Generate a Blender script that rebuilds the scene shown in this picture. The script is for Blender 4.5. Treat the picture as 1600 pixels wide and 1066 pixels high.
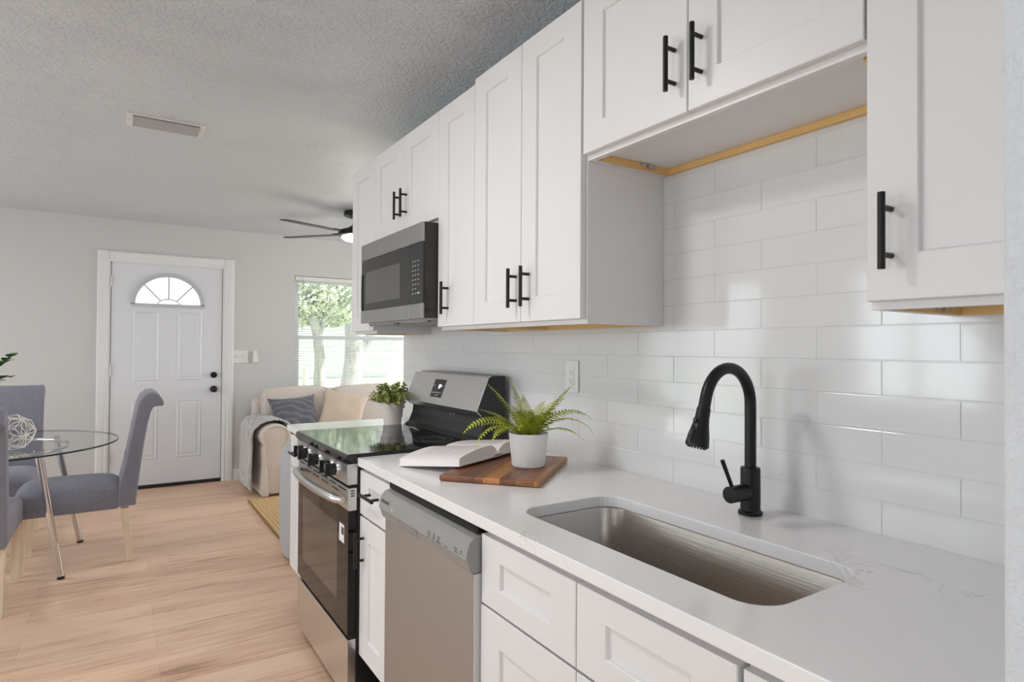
import bpy, bmesh, math, random
from math import sin, cos, pi, radians as R
from mathutils import Vector, Matrix, noise

random.seed(7)
SC = bpy.context.scene
COL = SC.collection
for o in list(bpy.data.objects):
    bpy.data.objects.remove(o)

# ------------------------------------------------------------------ camera
cam = bpy.data.cameras.new('camera')
camo = bpy.data.objects.new('camera', cam)
COL.objects.link(camo)
CX, CZ = -1.3691, 1.3082
yaw, pit, rol, FPX = R(32.865), R(0.6488), R(0.3465), 947.55
F0 = Vector((sin(yaw), cos(yaw), 0)); R0 = Vector((cos(yaw), -sin(yaw), 0)); U0 = Vector((0, 0, 1))
Fv = F0 * cos(pit) + U0 * sin(pit); U2 = -F0 * sin(pit) + U0 * cos(pit)
Rv = R0 * cos(rol) + U2 * sin(rol); Uv = -R0 * sin(rol) + U2 * cos(rol)
m = Matrix.Identity(4)
for i in range(3):
    m[i][0] = Rv[i]; m[i][1] = Uv[i]; m[i][2] = -Fv[i]
m[0][3], m[1][3], m[2][3] = CX, 0, CZ
camo.matrix_world = m
cam.sensor_fit = 'HORIZONTAL'; cam.sensor_width = 36.0
cam.lens = 36.0 * FPX / 1600
cam.clip_start = 0.02; cam.clip_end = 300
SC.camera = camo

# ------------------------------------------------------------------ view, world, lights
SC.view_settings.view_transform = 'Standard'
SC.view_settings.look = 'None'
SC.view_settings.gamma = 1
SC.view_settings.use_curve_mapping = False
SC.view_settings.exposure = -0.1

w = bpy.data.worlds.new('world'); SC.world = w; w.use_nodes = True
wn = w.node_tree; wn.nodes.clear()
sky = wn.nodes.new('ShaderNodeTexSky'); sky.sky_type = 'HOSEK_WILKIE'
sky.sun_direction = Vector((.42, -.15, .9)).normalized(); sky.turbidity = 4
bg = wn.nodes.new('ShaderNodeBackground'); bg.inputs[1].default_value = 9
wo = wn.nodes.new('ShaderNodeOutputWorld')
hsv = wn.nodes.new('ShaderNodeHueSaturation'); hsv.inputs['Saturation'].default_value = .12
wn.links.new(sky.outputs[0], hsv.inputs['Color']); wn.links.new(hsv.outputs[0], bg.inputs[0]); wn.links.new(bg.outputs[0], wo.inputs[0])

def light(name, kind, loc, energy, color=(1, 1, 1), direction=None, size=None, size_y=None, shape=None):
    l = bpy.data.lights.new(name, kind); l.energy = energy; l.color = color
    if size: l.size = size
    if shape: l.shape = shape
    if size_y: l.size_y = size_y
    o = bpy.data.objects.new(name, l); COL.objects.link(o); o.location = loc
    if direction: o.rotation_euler = Vector(direction).to_track_quat('-Z', 'Y').to_euler()
    return o

sun = light('sun', 'SUN', (0, -5, 12), 16, (1, .96, .9), (-.42, .15, -.9)); sun.data.angle = R(1)
# daylight by the dining window, then unseen area lights added as fill
light('daylight_dining_window', 'AREA', (-4.62, 2.55, 1.45), 28, (.84, .92, 1), (1, 0, 0), 1.0, 1.2, 'RECTANGLE')
light('added_fill_left', 'AREA', (-4.62, 0.0, 1.1), 18, (.84, .92, 1), (1, 0, 0), 1.7, 2.0, 'RECTANGLE')  # unseen light added to fill the kitchen
light('added_fill_rear', 'AREA', (-2.2, -2.52, 1.4), 16, (.90, .95, 1), (0, 1, 0), 1.6, 1.2, 'RECTANGLE')  # added behind the camera to lift the kitchen
light('added_fill_living', 'AREA', (3.62, 5.0, 1.45), 60, (.86, .93, 1), (-1, 0, 0), 1.6, 1.3, 'RECTANGLE')  # added to brighten the sofa and far wall
light('added_fill_dining_side', 'AREA', (-4.62, 4.9, 1.1), 33, (.86, .93, 1), (1, 0, 0), 1.7, 2.0, 'RECTANGLE')  # added because the dining and living side came out dark

# ------------------------------------------------------------------ materials
M = {}
def mat(name, col=(.8, .8, .8), rough=.5, metal=0, spec=.5, **k):
    m = bpy.data.materials.new(name); m.use_nodes = True
    b = m.node_tree.nodes['Principled BSDF']
    b.inputs['Base Color'].default_value = (*col, 1)
    b.inputs['Roughness'].default_value = rough
    b.inputs['Metallic'].default_value = metal
    b.inputs['Specular IOR Level'].default_value = spec
    for kk, v in k.items():
        b.inputs[kk.replace('_', ' ')].default_value = v
    M[name] = m
    return m, m.node_tree, b

def coords(nt, scale=(1, 1, 1), loc=(0, 0, 0), rot=(0, 0, 0), kind='Object'):
    tc = nt.nodes.new('ShaderNodeTexCoord'); mp = nt.nodes.new('ShaderNodeMapping')
    mp.inputs['Scale'].default_value = scale; mp.inputs['Location'].default_value = loc; mp.inputs['Rotation'].default_value = rot
    nt.links.new(tc.outputs[kind], mp.inputs[0])
    return mp.outputs[0]

def noise_tex(nt, vec, scale=5, detail=3, rough=.5, dist=0):
    n = nt.nodes.new('ShaderNodeTexNoise')
    n.inputs['Scale'].default_value = scale; n.inputs['Detail'].default_value = detail
    n.inputs['Roughness'].default_value = rough; n.inputs['Distortion'].default_value = dist
    if vec is not None: nt.links.new(vec, n.inputs['Vector'])
    return n

def ramp(nt, fac, stops):
    r = nt.nodes.new('ShaderNodeValToRGB'); e = r.color_ramp.elements
    while len(e) < len(stops): e.new(.5)
    for el, (p, c) in zip(e, stops):
        el.position = p; el.color = (*c, 1)
    nt.links.new(fac, r.inputs[0])
    return r.outputs[0]

def bump(nt, b, height, strength=.3, dist=.01):
    bp = nt.nodes.new('ShaderNodeBump'); bp.inputs['Strength'].default_value = strength; bp.inputs['Distance'].default_value = dist
    nt.links.new(height, bp.inputs['Height']); nt.links.new(bp.outputs[0], b.inputs['Normal'])
    return bp

mat('cabinet_white', (.79, .772, .77), .38)
mat('trim_white', (.80, .80, .79), .4)
mat('door_white', (.76, .775, .80), .4)
mat('plastic_white', (.82, .81, .79), .35)
mat('black_metal', (.006, .005, .0045), .36, 0, .4)
mat('black_plastic', (.012, .012, .013), .35)
mat('black_gloss', (.008, .008, .009), .06)
mat('dark_gap', (.006, .006, .006), .8)
mat('raw_wood', (.80, .51, .20), .6)
mat('chrome', (.72, .72, .73), .12, 1)
mat('hinge_steel', (.55, .55, .56), .35, 1)
mat('glass_dark', (.006, .005, .005), .05, 0, .28)
mat('oven_window', (.075, .062, .053), .07, 0, .4)
mat('mw_window', (.10, .098, .095), .12)
mat('mw_side', (.02, .015, .013), .18)
mat('mw_glass', (.022, .022, .022), .12)
mat('fanlight_grey', (.56, .57, .61), .45)
mat('legend', (.75, .75, .73), .5)
mat('legend_dark', (.06, .06, .06), .6)
mat('legend_grey', (.28, .27, .26), .6)
mat('gold_mark', (.65, .48, .22), .5)
mat('sticker', (.82, .82, .84), .4)
mat('screen', (.02, .02, .022), .15)
mat('soil', (.02, .016, .012), .9)
mat('cover_dark', (.02, .022, .02), .6)
mat('dw_plastic', (.29, .285, .275), .42)
mat('edge_grey', (.62, .615, .61), .45)
mat('dw_side', (.36, .37, .40), .5)
mat('gunmetal', (.05, .047, .045), .35, 1)
mat('vent_shade', (.42, .42, .43), .55)
mat('wire_white', (.80, .77, .70), .45)

# painted walls
_, nt, b = mat('paint', (.625, .62, .605), .7)
n = noise_tex(nt, coords(nt), 55, 4, .6); bump(nt, b, n.outputs[0], .18, .006)
_, nt, b = mat('paint_rough', (.73, .765, .81), .7)
n = noise_tex(nt, coords(nt), 45, 5, .65); bump(nt, b, n.outputs[0], .7, .012)
# knock-down ceiling
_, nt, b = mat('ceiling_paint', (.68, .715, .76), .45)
v = coords(nt)
n = noise_tex(nt, v, 58, 4, .6, .5)
r_ = ramp(nt, n.outputs[0], [(.40, (0, 0, 0)), (.62, (1, 1, 1))])
n2 = noise_tex(nt, coords(nt, (1, 2.2, 1)), 2.4, 3, .6)
r2 = ramp(nt, n2.outputs[0], [(.35, (.45, .45, .45)), (.65, (1, 1, 1))])
mu = nt.nodes.new('ShaderNodeMath'); mu.operation = 'MULTIPLY'; nt.links.new(r_, mu.inputs[0]); nt.links.new(r2, mu.inputs[1])
bump(nt, b, mu.outputs[0], .75, .010)
# glazed tile
_, nt, b = mat('tile', (.765, .755, .75), .10)
n = noise_tex(nt, coords(nt, (1, 5, 9)), 2.2, 2, .5); bump(nt, b, n.outputs[0], .03, .01)
mat('grout', (.66, .65, .63), .8)
# quartz
_, nt, b = mat('quartz', (.8, .785, .77), .16)
v = coords(nt)
n1 = noise_tex(nt, v, 3.2, 6, .62, 1.2)
n2 = noise_tex(nt, v, 2.1, 2, .5)
mth = nt.nodes.new('ShaderNodeMath'); mth.operation = 'SUBTRACT'; mth.inputs[1].default_value = .5
nt.links.new(n1.outputs[0], mth.inputs[0])
ab = nt.nodes.new('ShaderNodeMath'); ab.operation = 'ABSOLUTE'; nt.links.new(mth.outputs[0], ab.inputs[0])
vein = ramp(nt, ab.outputs[0], [(0, (1, 1, 1)), (.007, (0, 0, 0))])
gate = ramp(nt, n2.outputs[0], [(.52, (0, 0, 0)), (.66, (.45, .45, .45))])
ml = nt.nodes.new('ShaderNodeMath'); ml.operation = 'MULTIPLY'
nt.links.new(vein, ml.inputs[0]); nt.links.new(gate, ml.inputs[1])
mx = nt.nodes.new('ShaderNodeMixRGB'); mx.inputs[1].default_value = (.87, .855, .85, 1); mx.inputs[2].default_value = (.33, .31, .29, 1)
nt.links.new(ml.outputs[0], mx.inputs[0]); nt.links.new(mx.outputs[0], b.inputs['Base Color'])
# brushed steels
def steel(name, col, rough, scale, strength=.06):
    _, nt, b = mat(name, col, rough, 1)
    n = noise_tex(nt, coords(nt, scale), 1, 3, .6)
    rr = nt.nodes.new('ShaderNodeMapRange'); rr.inputs['To Min'].default_value = rough - .07; rr.inputs['To Max'].default_value = rough + .08
    nt.links.new(n.outputs[0], rr.inputs[0]); nt.links.new(rr.outputs[0], b.inputs['Roughness'])
    bump(nt, b, n.outputs[0], strength, .002)
steel('steel', (.66, .655, .645), .30, (400, 3, 400))
steel('steel_dim', (.41, .405, .40), .34, (400, 3, 400), .04)
steel('steel_door', (.42, .415, .41), .42, (300, 300, 3), .03)
steel('steel_sink', (.47, .42, .38), .30, (260, 4, 260), .22)
# oak vinyl plank floor, boards along X
_, nt, b = mat('floor_planks', (.5, .35, .22), .42)
v = coords(nt)
br = nt.nodes.new('ShaderNodeTexBrick')
br.inputs['Scale'].default_value = 1; br.inputs['Brick Width'].default_value = 1.22; br.inputs['Row Height'].default_value = .18
br.inputs['Mortar Size'].default_value = .0009; br.inputs['Mortar Smooth'].default_value = .2
br.inputs['Color1'].default_value = (0, 0, 0, 1); br.inputs['Color2'].default_value = (1, 1, 1, 1); br.inputs['Mortar'].default_value = (.5, .5, .5, 1)
br.offset = .41; br.offset_frequency = 2
nt.links.new(v, br.inputs['Vector'])
g = noise_tex(nt, coords(nt, (1.3, 16, 1)), 2.4, 6, .62, .6)
g2 = noise_tex(nt, coords(nt, (.9, 5, 1)), 1.7, 3, .5, .3)
a1 = nt.nodes.new('ShaderNodeMath'); a1.operation = 'MULTIPLY_ADD'; a1.inputs[1].default_value = .22
nt.links.new(br.outputs['Color'], a1.inputs[0]); nt.links.new(g.outputs[0], a1.inputs[2])
a2 = nt.nodes.new('ShaderNodeMath'); a2.operation = 'MULTIPLY_ADD'; a2.inputs[1].default_value = .55
nt.links.new(g2.outputs[0], a2.inputs[0]); nt.links.new(a1.outputs[0], a2.inputs[2])
wood = ramp(nt, a2.outputs[0], [(.50, (.34, .185, .112)), (.73, (.735, .47, .315)), (1.0, (.90, .63, .445))])
mx = nt.nodes.new('ShaderNodeMixRGB'); mx.blend_type = 'MULTIPLY'; mx.inputs[2].default_value = (.72, .64, .58, 1)
nt.links.new(br.outputs['Fac'], mx.inputs[0]); nt.links.new(wood, mx.inputs[1]); nt.links.new(mx.outputs[0], b.inputs['Base Color'])
bump(nt, b, g.outputs[0], .05, .003)
# walnut / maple cutting board, strips across local X
_, nt, b = mat('board_wood', (.3, .12, .05), .4)
v = coords(nt)
sx = nt.nodes.new('ShaderNodeSeparateXYZ'); nt.links.new(v, sx.inputs[0])
mr = nt.nodes.new('ShaderNodeMapRange'); mr.inputs['From Min'].default_value = -.17; mr.inputs['From Max'].default_value = .17
nt.links.new(sx.outputs[0], mr.inputs[0])
rp = nt.nodes.new('ShaderNodeValToRGB'); rp.color_ramp.interpolation = 'CONSTANT'
st = [(0, (.26, .095, .038)), (.22, (.20, .075, .033)), (.38, (.30, .11, .042)), (.455, (.56, .235, .07)), (.60, (.23, .085, .037)), (.74, (.33, .135, .05)), (.90, (.46, .19, .06))]
e = rp.color_ramp.elements
while len(e) < len(st): e.new(.5)
for el, (p, c) in zip(e, st): el.position = p; el.color = (*c, 1)
nt.links.new(mr.outputs[0], rp.inputs[0])
g = noise_tex(nt, coords(nt, (30, 3, 30)), 1.6, 5, .6, .5)
gr = ramp(nt, g.outputs[0], [(.3, (.62, .62, .62)), (.7, (1.1, 1.1, 1.1))])
mx = nt.nodes.new('ShaderNodeMixRGB'); mx.blend_type = 'MULTIPLY'; mx.inputs[0].default_value = 1
nt.links.new(rp.outputs[0], mx.inputs[1]); nt.links.new(gr, mx.inputs[2]); nt.links.new(mx.outputs[0], b.inputs['Base Color'])
# light wood legs
_, nt, b = mat('leg_wood', (.62, .48, .33), .55)
g = noise_tex(nt, coords(nt, (25, 25, 2.5)), 2, 4, .6)
c_ = ramp(nt, g.outputs[0], [(.3, (.78, .61, .43)), (.7, (.90, .76, .58))]); nt.links.new(c_, b.inputs['Base Color'])
# fabrics
def fabric(name, c0, c1, sc=220, rough=.9, strength=.25):
    _, nt, b = mat(name, c0, rough, 0, .2)
    n = noise_tex(nt, coords(nt), sc, 2, .6)
    c = ramp(nt, n.outputs[0], [(.35, c0), (.65, c1)]); nt.links.new(c, b.inputs['Base Color'])
    bump(nt, b, n.outputs[0], strength, .003)
    b.inputs['Sheen Weight'].default_value = .25
    return nt, b
fabric('grey_linen', (.19, .186, .225), (.28, .275, .325))
fabric('pale_grey_fabric', (.40, .41, .43), (.48, .49, .51))
fabric('sofa_linen', (.68, .605, .54), (.76, .68, .61), 150)
fabric('beige_fabric', (.70, .57, .44), (.77, .64, .51), 180)
nt, b = fabric('pillow_blue', (.10, .11, .135), (.17, .18, .21), 160)
wv = nt.nodes.new('ShaderNodeTexWave'); wv.wave_type = 'RINGS'; wv.inputs['Scale'].default_value = 9; wv.inputs['Distortion'].default_value = 3
nt.links.new(coords(nt), wv.inputs['Vector'])
c = ramp(nt, wv.outputs[0], [(.55, (.13, .135, .155)), (.75, (.19, .195, .22))]); nt.links.new(c, b.inputs['Base Color'])
nt, b = fabric('throw_fur', (.5, .49, .48), (.7, .69, .68), 60)
n = noise_tex(nt, coords(nt, (14, 14, 3)), 3, 5, .7, 1.0)
c = ramp(nt, n.outputs[0], [(.33, (.26, .255, .25)), (.43, (.66, .65, .635)), (.62, (.80, .79, .78))]); nt.links.new(c, b.inputs['Base Color'])
bump(nt, b, n.outputs[0], .9, .02)
# jute
_, nt, b = mat('jute', (.5, .33, .14), .9, 0, .2)
wv = nt.nodes.new('ShaderNodeTexWave'); wv.inputs['Scale'].default_value = 11; wv.bands_direction = 'X'; wv.inputs['Distortion'].default_value = .4
nt.links.new(coords(nt), wv.inputs['Vector'])
n = noise_tex(nt, coords(nt, (40, 90, 1)), 1, 3, .6)
c = ramp(nt, n.outputs[0], [(.3, (.62, .375, .155)), (.65, (.88, .62, .34))])
mx = nt.nodes.new('ShaderNodeMixRGB'); mx.blend_type = 'MULTIPLY'; mx.inputs[0].default_value = .18
nt.links.new(c, mx.inputs[1]); nt.links.new(wv.outputs[0], mx.inputs[2]); nt.links.new(mx.outputs[0], b.inputs['Base Color'])
bump(nt, b, wv.outputs[0], .6, .008)
mat('jute_edge', (.30, .17, .05), .9)
# ceramics
_, nt, b = mat('pot_white', (.86, .845, .83), .55)
wv = nt.nodes.new('ShaderNodeTexNoise'); wv.inputs['Scale'].default_value = 1; wv.inputs['Detail'].default_value = 3
nt.links.new(coords(nt, (150, 150, 8)), wv.inputs['Vector']); bump(nt, b, wv.outputs[0], .35, .004)
mat('pot_pink', (.74, .66, .61), .45)
# paper
_, nt, b = mat('paper', (.86, .81, .795), .7)
wv = nt.nodes.new('ShaderNodeTexWave'); wv.bands_direction = 'Z'; wv.inputs['Scale'].default_value = 160
nt.links.new(coords(nt), wv.inputs['Vector']); bump(nt, b, wv.outputs[0], .08, .001)
_, nt, b = mat('page', (.82, .775, .76), .6)
# foliage
def leafmat(name, c0, c1, sc=30, trans=.3):
    m_, nt, b = mat(name, c0, .5, 0, .4)
    n = noise_tex(nt, coords(nt), sc, 2, .5)
    c = ramp(nt, n.outputs[0], [(.35, c0), (.65, c1)]); nt.links.new(c, b.inputs['Base Color'])
    return m_
leafmat('fern', (.24, .33, .012), (.56, .57, .05), 28)
leafmat('succulent', (.14, .20, .03), (.56, .56, .18), 55)
leafmat('leaf_dark', (.035, .11, .025), (.10, .22, .06), 12)
leafmat('tree_leaf', (.50, .57, .44), (.76, .81, .66), 2.5)
leafmat('lawn', (.26, .31, .20), (.36, .40, .26), 3)
_, nt, b = mat('bark', (.5, .48, .48), .9)
n = noise_tex(nt, coords(nt, (8, 8, 1.5)), 2, 5, .6)
c = ramp(nt, n.outputs[0], [(.3, (.36, .34, .34)), (.7, (.60, .58, .58))]); nt.links.new(c, b.inputs['Base Color']); bump(nt, b, n.outputs[0], .6, .05)
mat('concrete', (.62, .61, .58), .85)
mat('house_wall', (.82, .83, .86), .8)
mat('house_roof', (.42, .43, .45), .8)
# clear glass with see-through shadow
def clear(name, tint, ior=1.45, rough=0.0):
    m_ = bpy.data.materials.new(name); m_.use_nodes = True; nt = m_.node_tree; nt.nodes.clear()
    gl = nt.nodes.new('ShaderNodeBsdfGlossy'); gl.inputs['Roughness'].default_value = rough
    tr = nt.nodes.new('ShaderNodeBsdfTransparent'); tr.inputs[0].default_value = (*tint, 1)
    fr = nt.nodes.new('ShaderNodeFresnel'); fr.inputs[0].default_value = ior
    mx = nt.nodes.new('ShaderNodeMixShader'); ou = nt.nodes.new('ShaderNodeOutputMaterial')
    ge = nt.nodes.new('ShaderNodeNewGeometry'); iv = nt.nodes.new('ShaderNodeMath'); iv.operation = 'SUBTRACT'; iv.inputs[0].default_value = 1
    mu = nt.nodes.new('ShaderNodeMath'); mu.operation = 'MULTIPLY'
    nt.links.new(ge.outputs['Backfacing'], iv.inputs[1]); nt.links.new(iv.outputs[0], mu.inputs[0]); nt.links.new(fr.outputs[0], mu.inputs[1])
    nt.links.new(mu.outputs[0], mx.inputs[0]); nt.links.new(tr.outputs[0], mx.inputs[1]); nt.links.new(gl.outputs[0], mx.inputs[2]); nt.links.new(mx.outputs[0], ou.inputs[0])
    M[name] = m_
clear('window_glass', (.95, .97, .97))
clear('table_glass', (.97, .985, .98), 1.5)
mat('glass_edge', (.02, .05, .045), .1)
# frosted fan-light glass
m_, nt, b = mat('textured_glass', (.97, .98, .98), .12, 0, .5, Transmission_Weight=1)
n = noise_tex(nt, coords(nt), 40, 3, .6); bump(nt, b, n.outputs[0], .8, .01)
# blinds
m_ = bpy.data.materials.new('blind_slat'); m_.use_nodes = True; nt = m_.node_tree; nt.nodes.clear()
df = nt.nodes.new('ShaderNodeBsdfDiffuse'); df.inputs[0].default_value = (.84, .87, .90, 1)
tl = nt.nodes.new('ShaderNodeBsdfTranslucent'); tl.inputs[0].default_value = (.80, .85, .91, 1)
mx = nt.nodes.new('ShaderNodeMixShader'); mx.inputs[0].default_value = .4; ou = nt.nodes.new('ShaderNodeOutputMaterial')
nt.links.new(df.outputs[0], mx.inputs[1]); nt.links.new(tl.outputs[0], mx.inputs[2]); nt.links.new(mx.outputs[0], ou.inputs[0]); M['blind_slat'] = m_
# lamp diffusers that give off light
def emit(name, col, s):
    m_ = bpy.data.materials.new(name); m_.use_nodes = True; nt = m_.node_tree; nt.nodes.clear()
    e_ = nt.nodes.new('ShaderNodeEmission'); e_.inputs[0].default_value = (*col, 1); e_.inputs[1].default_value = s
    ou = nt.nodes.new('ShaderNodeOutputMaterial'); nt.links.new(e_.outputs[0], ou.inputs[0]); M[name] = m_
emit('lamp_glow', (1, .97, .92), 9)
emit('clock_digits', (.85, .95, 1), 1.6)

# ------------------------------------------------------------------ mesh helpers
class MB:
    def __init__(s): s.bm = bmesh.new()
    def box(s, x0, x1, y0, y1, z0, z1, bev=0, seg=2):
        t = bmesh.new()
        bmesh.ops.create_cube(t, size=1)
        for v in t.verts:
            v.co = Vector((x0 + (v.co.x + .5) * (x1 - x0), y0 + (v.co.y + .5) * (y1 - y0), z0 + (v.co.z + .5) * (z1 - z0)))
        if bev: bmesh.ops.bevel(t, geom=t.edges[:], offset=bev, segments=seg, profile=.5, affect='EDGES')
        return s.add(t)
    def add(s, t, mtx=None):
        if mtx is not None: bmesh.ops.transform(t, matrix=mtx, verts=t.verts)
        me = bpy.data.meshes.new('tmp'); t.to_mesh(me); t.free(); s.bm.from_mesh(me); bpy.data.meshes.remove(me); return s
    def cyl(s, p0, p1, r0, r1=None, seg=20, bev=0, caps=True):
        r1 = r0 if r1 is None else r1
        p0 = Vector(p0); p1 = Vector(p1); d = p1 - p0
        t = bmesh.new(); bmesh.ops.create_cone(t, cap_ends=caps, segments=seg, radius1=r0, radius2=r1, depth=d.length)
        if bev:
            es = [e for e in t.edges if abs(e.verts[0].co.z - e.verts[1].co.z) < 1e-6]
            bmesh.ops.bevel(t, geom=es, offset=bev, segments=2, profile=.5, affect='EDGES')
        return s.add(t, Matrix.Translation((p0 + p1) / 2) @ d.to_track_quat('Z', 'Y').to_matrix().to_4x4())
    def tube(s, pts, r, seg=12, caps=True, flat=None):
        pts = [Vector(p) for p in pts]; n = len(pts)
        rs = r if isinstance(r, (list, tuple)) else [r] * n
        bm = s.bm; rings = []; prev = None
        for i in range(n):
            d = (pts[min(i + 1, n - 1)] - pts[max(i - 1, 0)]).normalized()
            if prev is None:
                a = Vector((0, 0, 1)) if abs(d.z) < .9 else Vector((1, 0, 0))
                u = d.cross(a).normalized()
            else:
                u = (prev - d * prev.dot(d)).normalized()
            prev = u; v = d.cross(u)
            rings.append([bm.verts.new(pts[i] + (u * cos(2 * pi * k / seg) + v * sin(2 * pi * k / seg) * (flat or 1)) * rs[i]) for k in range(seg)])
        for i in range(n - 1):
            for k in range(seg):
                bm.faces.new((rings[i][k], rings[i][(k + 1) % seg], rings[i + 1][(k + 1) % seg], rings[i + 1][k]))
        if caps:
            bm.faces.new(rings[0][::-1]); bm.faces.new(rings[-1])
        return s
    def lathe(s, prof, c=(0, 0, 0), seg=40):
        bm = s.bm; rings = []
        for r, z in prof:
            if r < 1e-6: rings.append([bm.verts.new((c[0], c[1], c[2] + z))])
            else: rings.append([bm.verts.new((c[0] + r * cos(2 * pi * k / seg), c[1] + r * sin(2 * pi * k / seg), c[2] + z)) for k in range(seg)])
        for a, b_ in zip(rings, rings[1:]):
            for k in range(seg):
                q = [a[k % len(a)], a[(k + 1) % len(a)], b_[(k + 1) % len(b_)], b_[k % len(b_)]]
                q2 = []
                for v in q:
                    if v not in q2: q2.append(v)
                if len(q2) > 2: bm.faces.new(q2)
        return s
    def prism(s, poly, axis, a, b, bev=0, seg=2):
        """poly: 2-D outline; axis 'x','y','z' = extrusion axis; the other two coordinates in order"""
        t = bmesh.new()
        def P(p, h):
            return {'x': (h, p[0], p[1]), 'y': (p[0], h, p[1]), 'z': (p[0], p[1], h)}[axis]
        A = [t.verts.new(P(p, a)) for p in poly]; B = [t.verts.new(P(p, b)) for p in poly]
        t.faces.new(A); t.faces.new(B[::-1]); n = len(poly)
        caps = set(t.edges)
        for i in range(n): t.faces.new((A[i], A[(i + 1) % n], B[(i + 1) % n], B[i]))
        bmesh.ops.recalc_face_normals(t, faces=t.faces)
        if bev: bmesh.ops.bevel(t, geom=list(caps), offset=bev, segments=seg, profile=.5, affect='EDGES')
        return s.add(t)
    def quad(s, a, b, c, d):
        s.bm.faces.new([s.bm.verts.new(p) for p in (a, b, c, d)]); return s
    def grid(s, fn, nu, nv, closed_u=False):
        bm = s.bm; V = [[bm.verts.new(fn(i / nu, j / nv)) for j in range(nv + 1)] for i in range(nu + (0 if closed_u else 1))]
        for i in range(nu):
            for j in range(nv):
                a = V[i]; b_ = V[(i + 1) % len(V)]
                bm.faces.new((a[j], b_[j], b_[j + 1], a[j + 1]))
        return s
    def xf(s, mtx): bmesh.ops.transform(s.bm, matrix=mtx, verts=s.bm.verts); return s

def wloc(o):
    v = Vector((0, 0, 0))
    while o: v += o.location; o = o.parent
    return v

def obj(name, mb, m, parent=None, smooth=True, bevel=0, angle=35, recalc=True):
    bm = mb.bm
    if recalc: bmesh.ops.recalc_face_normals(bm, faces=bm.faces)
    if parent is not None:
        bmesh.ops.translate(bm, verts=bm.verts, vec=-wloc(parent))
    for f in bm.faces: f.smooth = smooth
    if smooth:
        for e in bm.edges:
            if len(e.link_faces) == 2 and e.calc_face_angle(0) > R(angle): e.smooth = False
    me = bpy.data.meshes.new(name); bm.to_mesh(me); bm.free()
    me.materials.append(M[m])
    o = bpy.data.objects.new(name, me); COL.objects.link(o)
    if parent is not None: o.parent = parent
    if smooth and angle <= 35 and not bevel:
        wn_ = o.modifiers.new('weighted_normal', 'WEIGHTED_NORMAL'); wn_.keep_sharp = True; wn_.weight = 90
    if bevel:
        bv = o.modifiers.new('bevel', 'BEVEL'); bv.width = bevel; bv.segments = 2; bv.limit_method = 'ANGLE'; bv.angle_limit = R(40)
    return o

def tag(o, label, cat, group=None, kind=None):
    o['label'] = label; o['category'] = cat
    if group: o['group'] = group
    if kind: o['kind'] = kind
    return o
def thing(name, label, cat, loc=(0, 0, 0), group=None):
    o = bpy.data.objects.new(name, None); COL.objects.link(o); o.location = loc; o.empty_display_size = .1
    return tag(o, label, cat, group)
def struct(name, mb, m, **k):
    o = obj(name, mb, m, **k)
    if o.parent is None: o['kind'] = 'structure'
    return o
def copy_tree(o, parent=None):
    c = o.copy(); COL.objects.link(c); c.parent = parent
    for ch in list(o.children): copy_tree(ch, c)
    return c
def text(name, body, m, parent, loc, size, rot, ext=.0003):
    cu = bpy.data.curves.new(name, 'FONT'); cu.body = body; cu.size = size; cu.extrude = ext; cu.materials.append(M[m])
    o = bpy.data.objects.new(name, cu); COL.objects.link(o); bpy.context.view_layer.update()
    me = bpy.data.meshes.new_from_object(o.evaluated_get(bpy.context.evaluated_depsgraph_get())); bpy.data.objects.remove(o)
    if not me.materials: me.materials.append(M[m])
    o = bpy.data.objects.new(name, me); COL.objects.link(o); o.parent = parent
    o.location = Vector(loc) - wloc(parent); o.rotation_euler = rot
    return o

# ------------------------------------------------------------------ the room
XL, XR, YB, YF, ZC, YE = -4.4, 3.4, -2.3, 6.485, 2.4425, 3.27
DX0, DX1, DZ1 = -1.455, -.525, 2.075          # door opening
WX0, WX1, WZ0, WZ1 = .143, 1.72, .80, 2.045    # front window opening
struct('floor', MB().box(XL - .15, XR + .15, YB - .15, YF + .15, -.12, 0), 'floor_planks', smooth=False)
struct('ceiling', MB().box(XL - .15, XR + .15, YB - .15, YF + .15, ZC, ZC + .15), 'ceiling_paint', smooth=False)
wf = MB()
for a in [(XL - .15, DX0, 0, ZC), (DX0, DX1, DZ1, ZC), (DX1, WX0, 0, ZC), (WX0, WX1, 0, WZ0), (WX0, WX1, WZ1, ZC), (WX1, XR + .15, 0, ZC)]:
    wf.box(a[0], a[1], YF, YF + .15, a[2], a[3])
struct('wall_far', wf, 'paint', smooth=False)
wl = MB()
for a in [(YB - .15, -.9, 0, ZC), (-.9, .9, 2.1, ZC), (.9, 2.0, 0, ZC), (2.0, 3.1, 0, .8), (2.0, 3.1, 2.1, ZC), (3.1, 4.0, 0, ZC), (4.0, 5.8, 2.1, ZC), (5.8, YF, 0, ZC)]:
    wl.box(XL - .15, XL, a[0], a[1], a[2], a[3])
struct('wall_left', wl, 'paint', smooth=False)
wb = MB()
for a in [(XL, -3.1, 0, ZC), (-3.1, -1.3, 0, .8), (-3.1, -1.3, 2.05, ZC), (-1.3, .13, 0, ZC)]:
    wb.box(a[0], a[1], YB - .15, YB, a[2], a[3])
struct('wall_back', wb, 'paint', smooth=False)
struct('wall_right', MB().box(.007, .13, YB, YE, 0, ZC), 'paint', smooth=False)
struct('wall_living_near', MB().box(.13, XR + .15, YE - .12, YE, 0, ZC), 'paint', smooth=False)
wr_ = MB()
for a in [(YE, 4.1, 0, ZC), (4.1, 5.9, 0, .75), (4.1, 5.9, 2.1, ZC), (5.9, YF, 0, ZC)]: wr_.box(XR, XR + .15, a[0], a[1], a[2], a[3])  # opening added for the living room fill light
struct('wall_living_right', wr_, 'paint', smooth=False)
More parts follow.
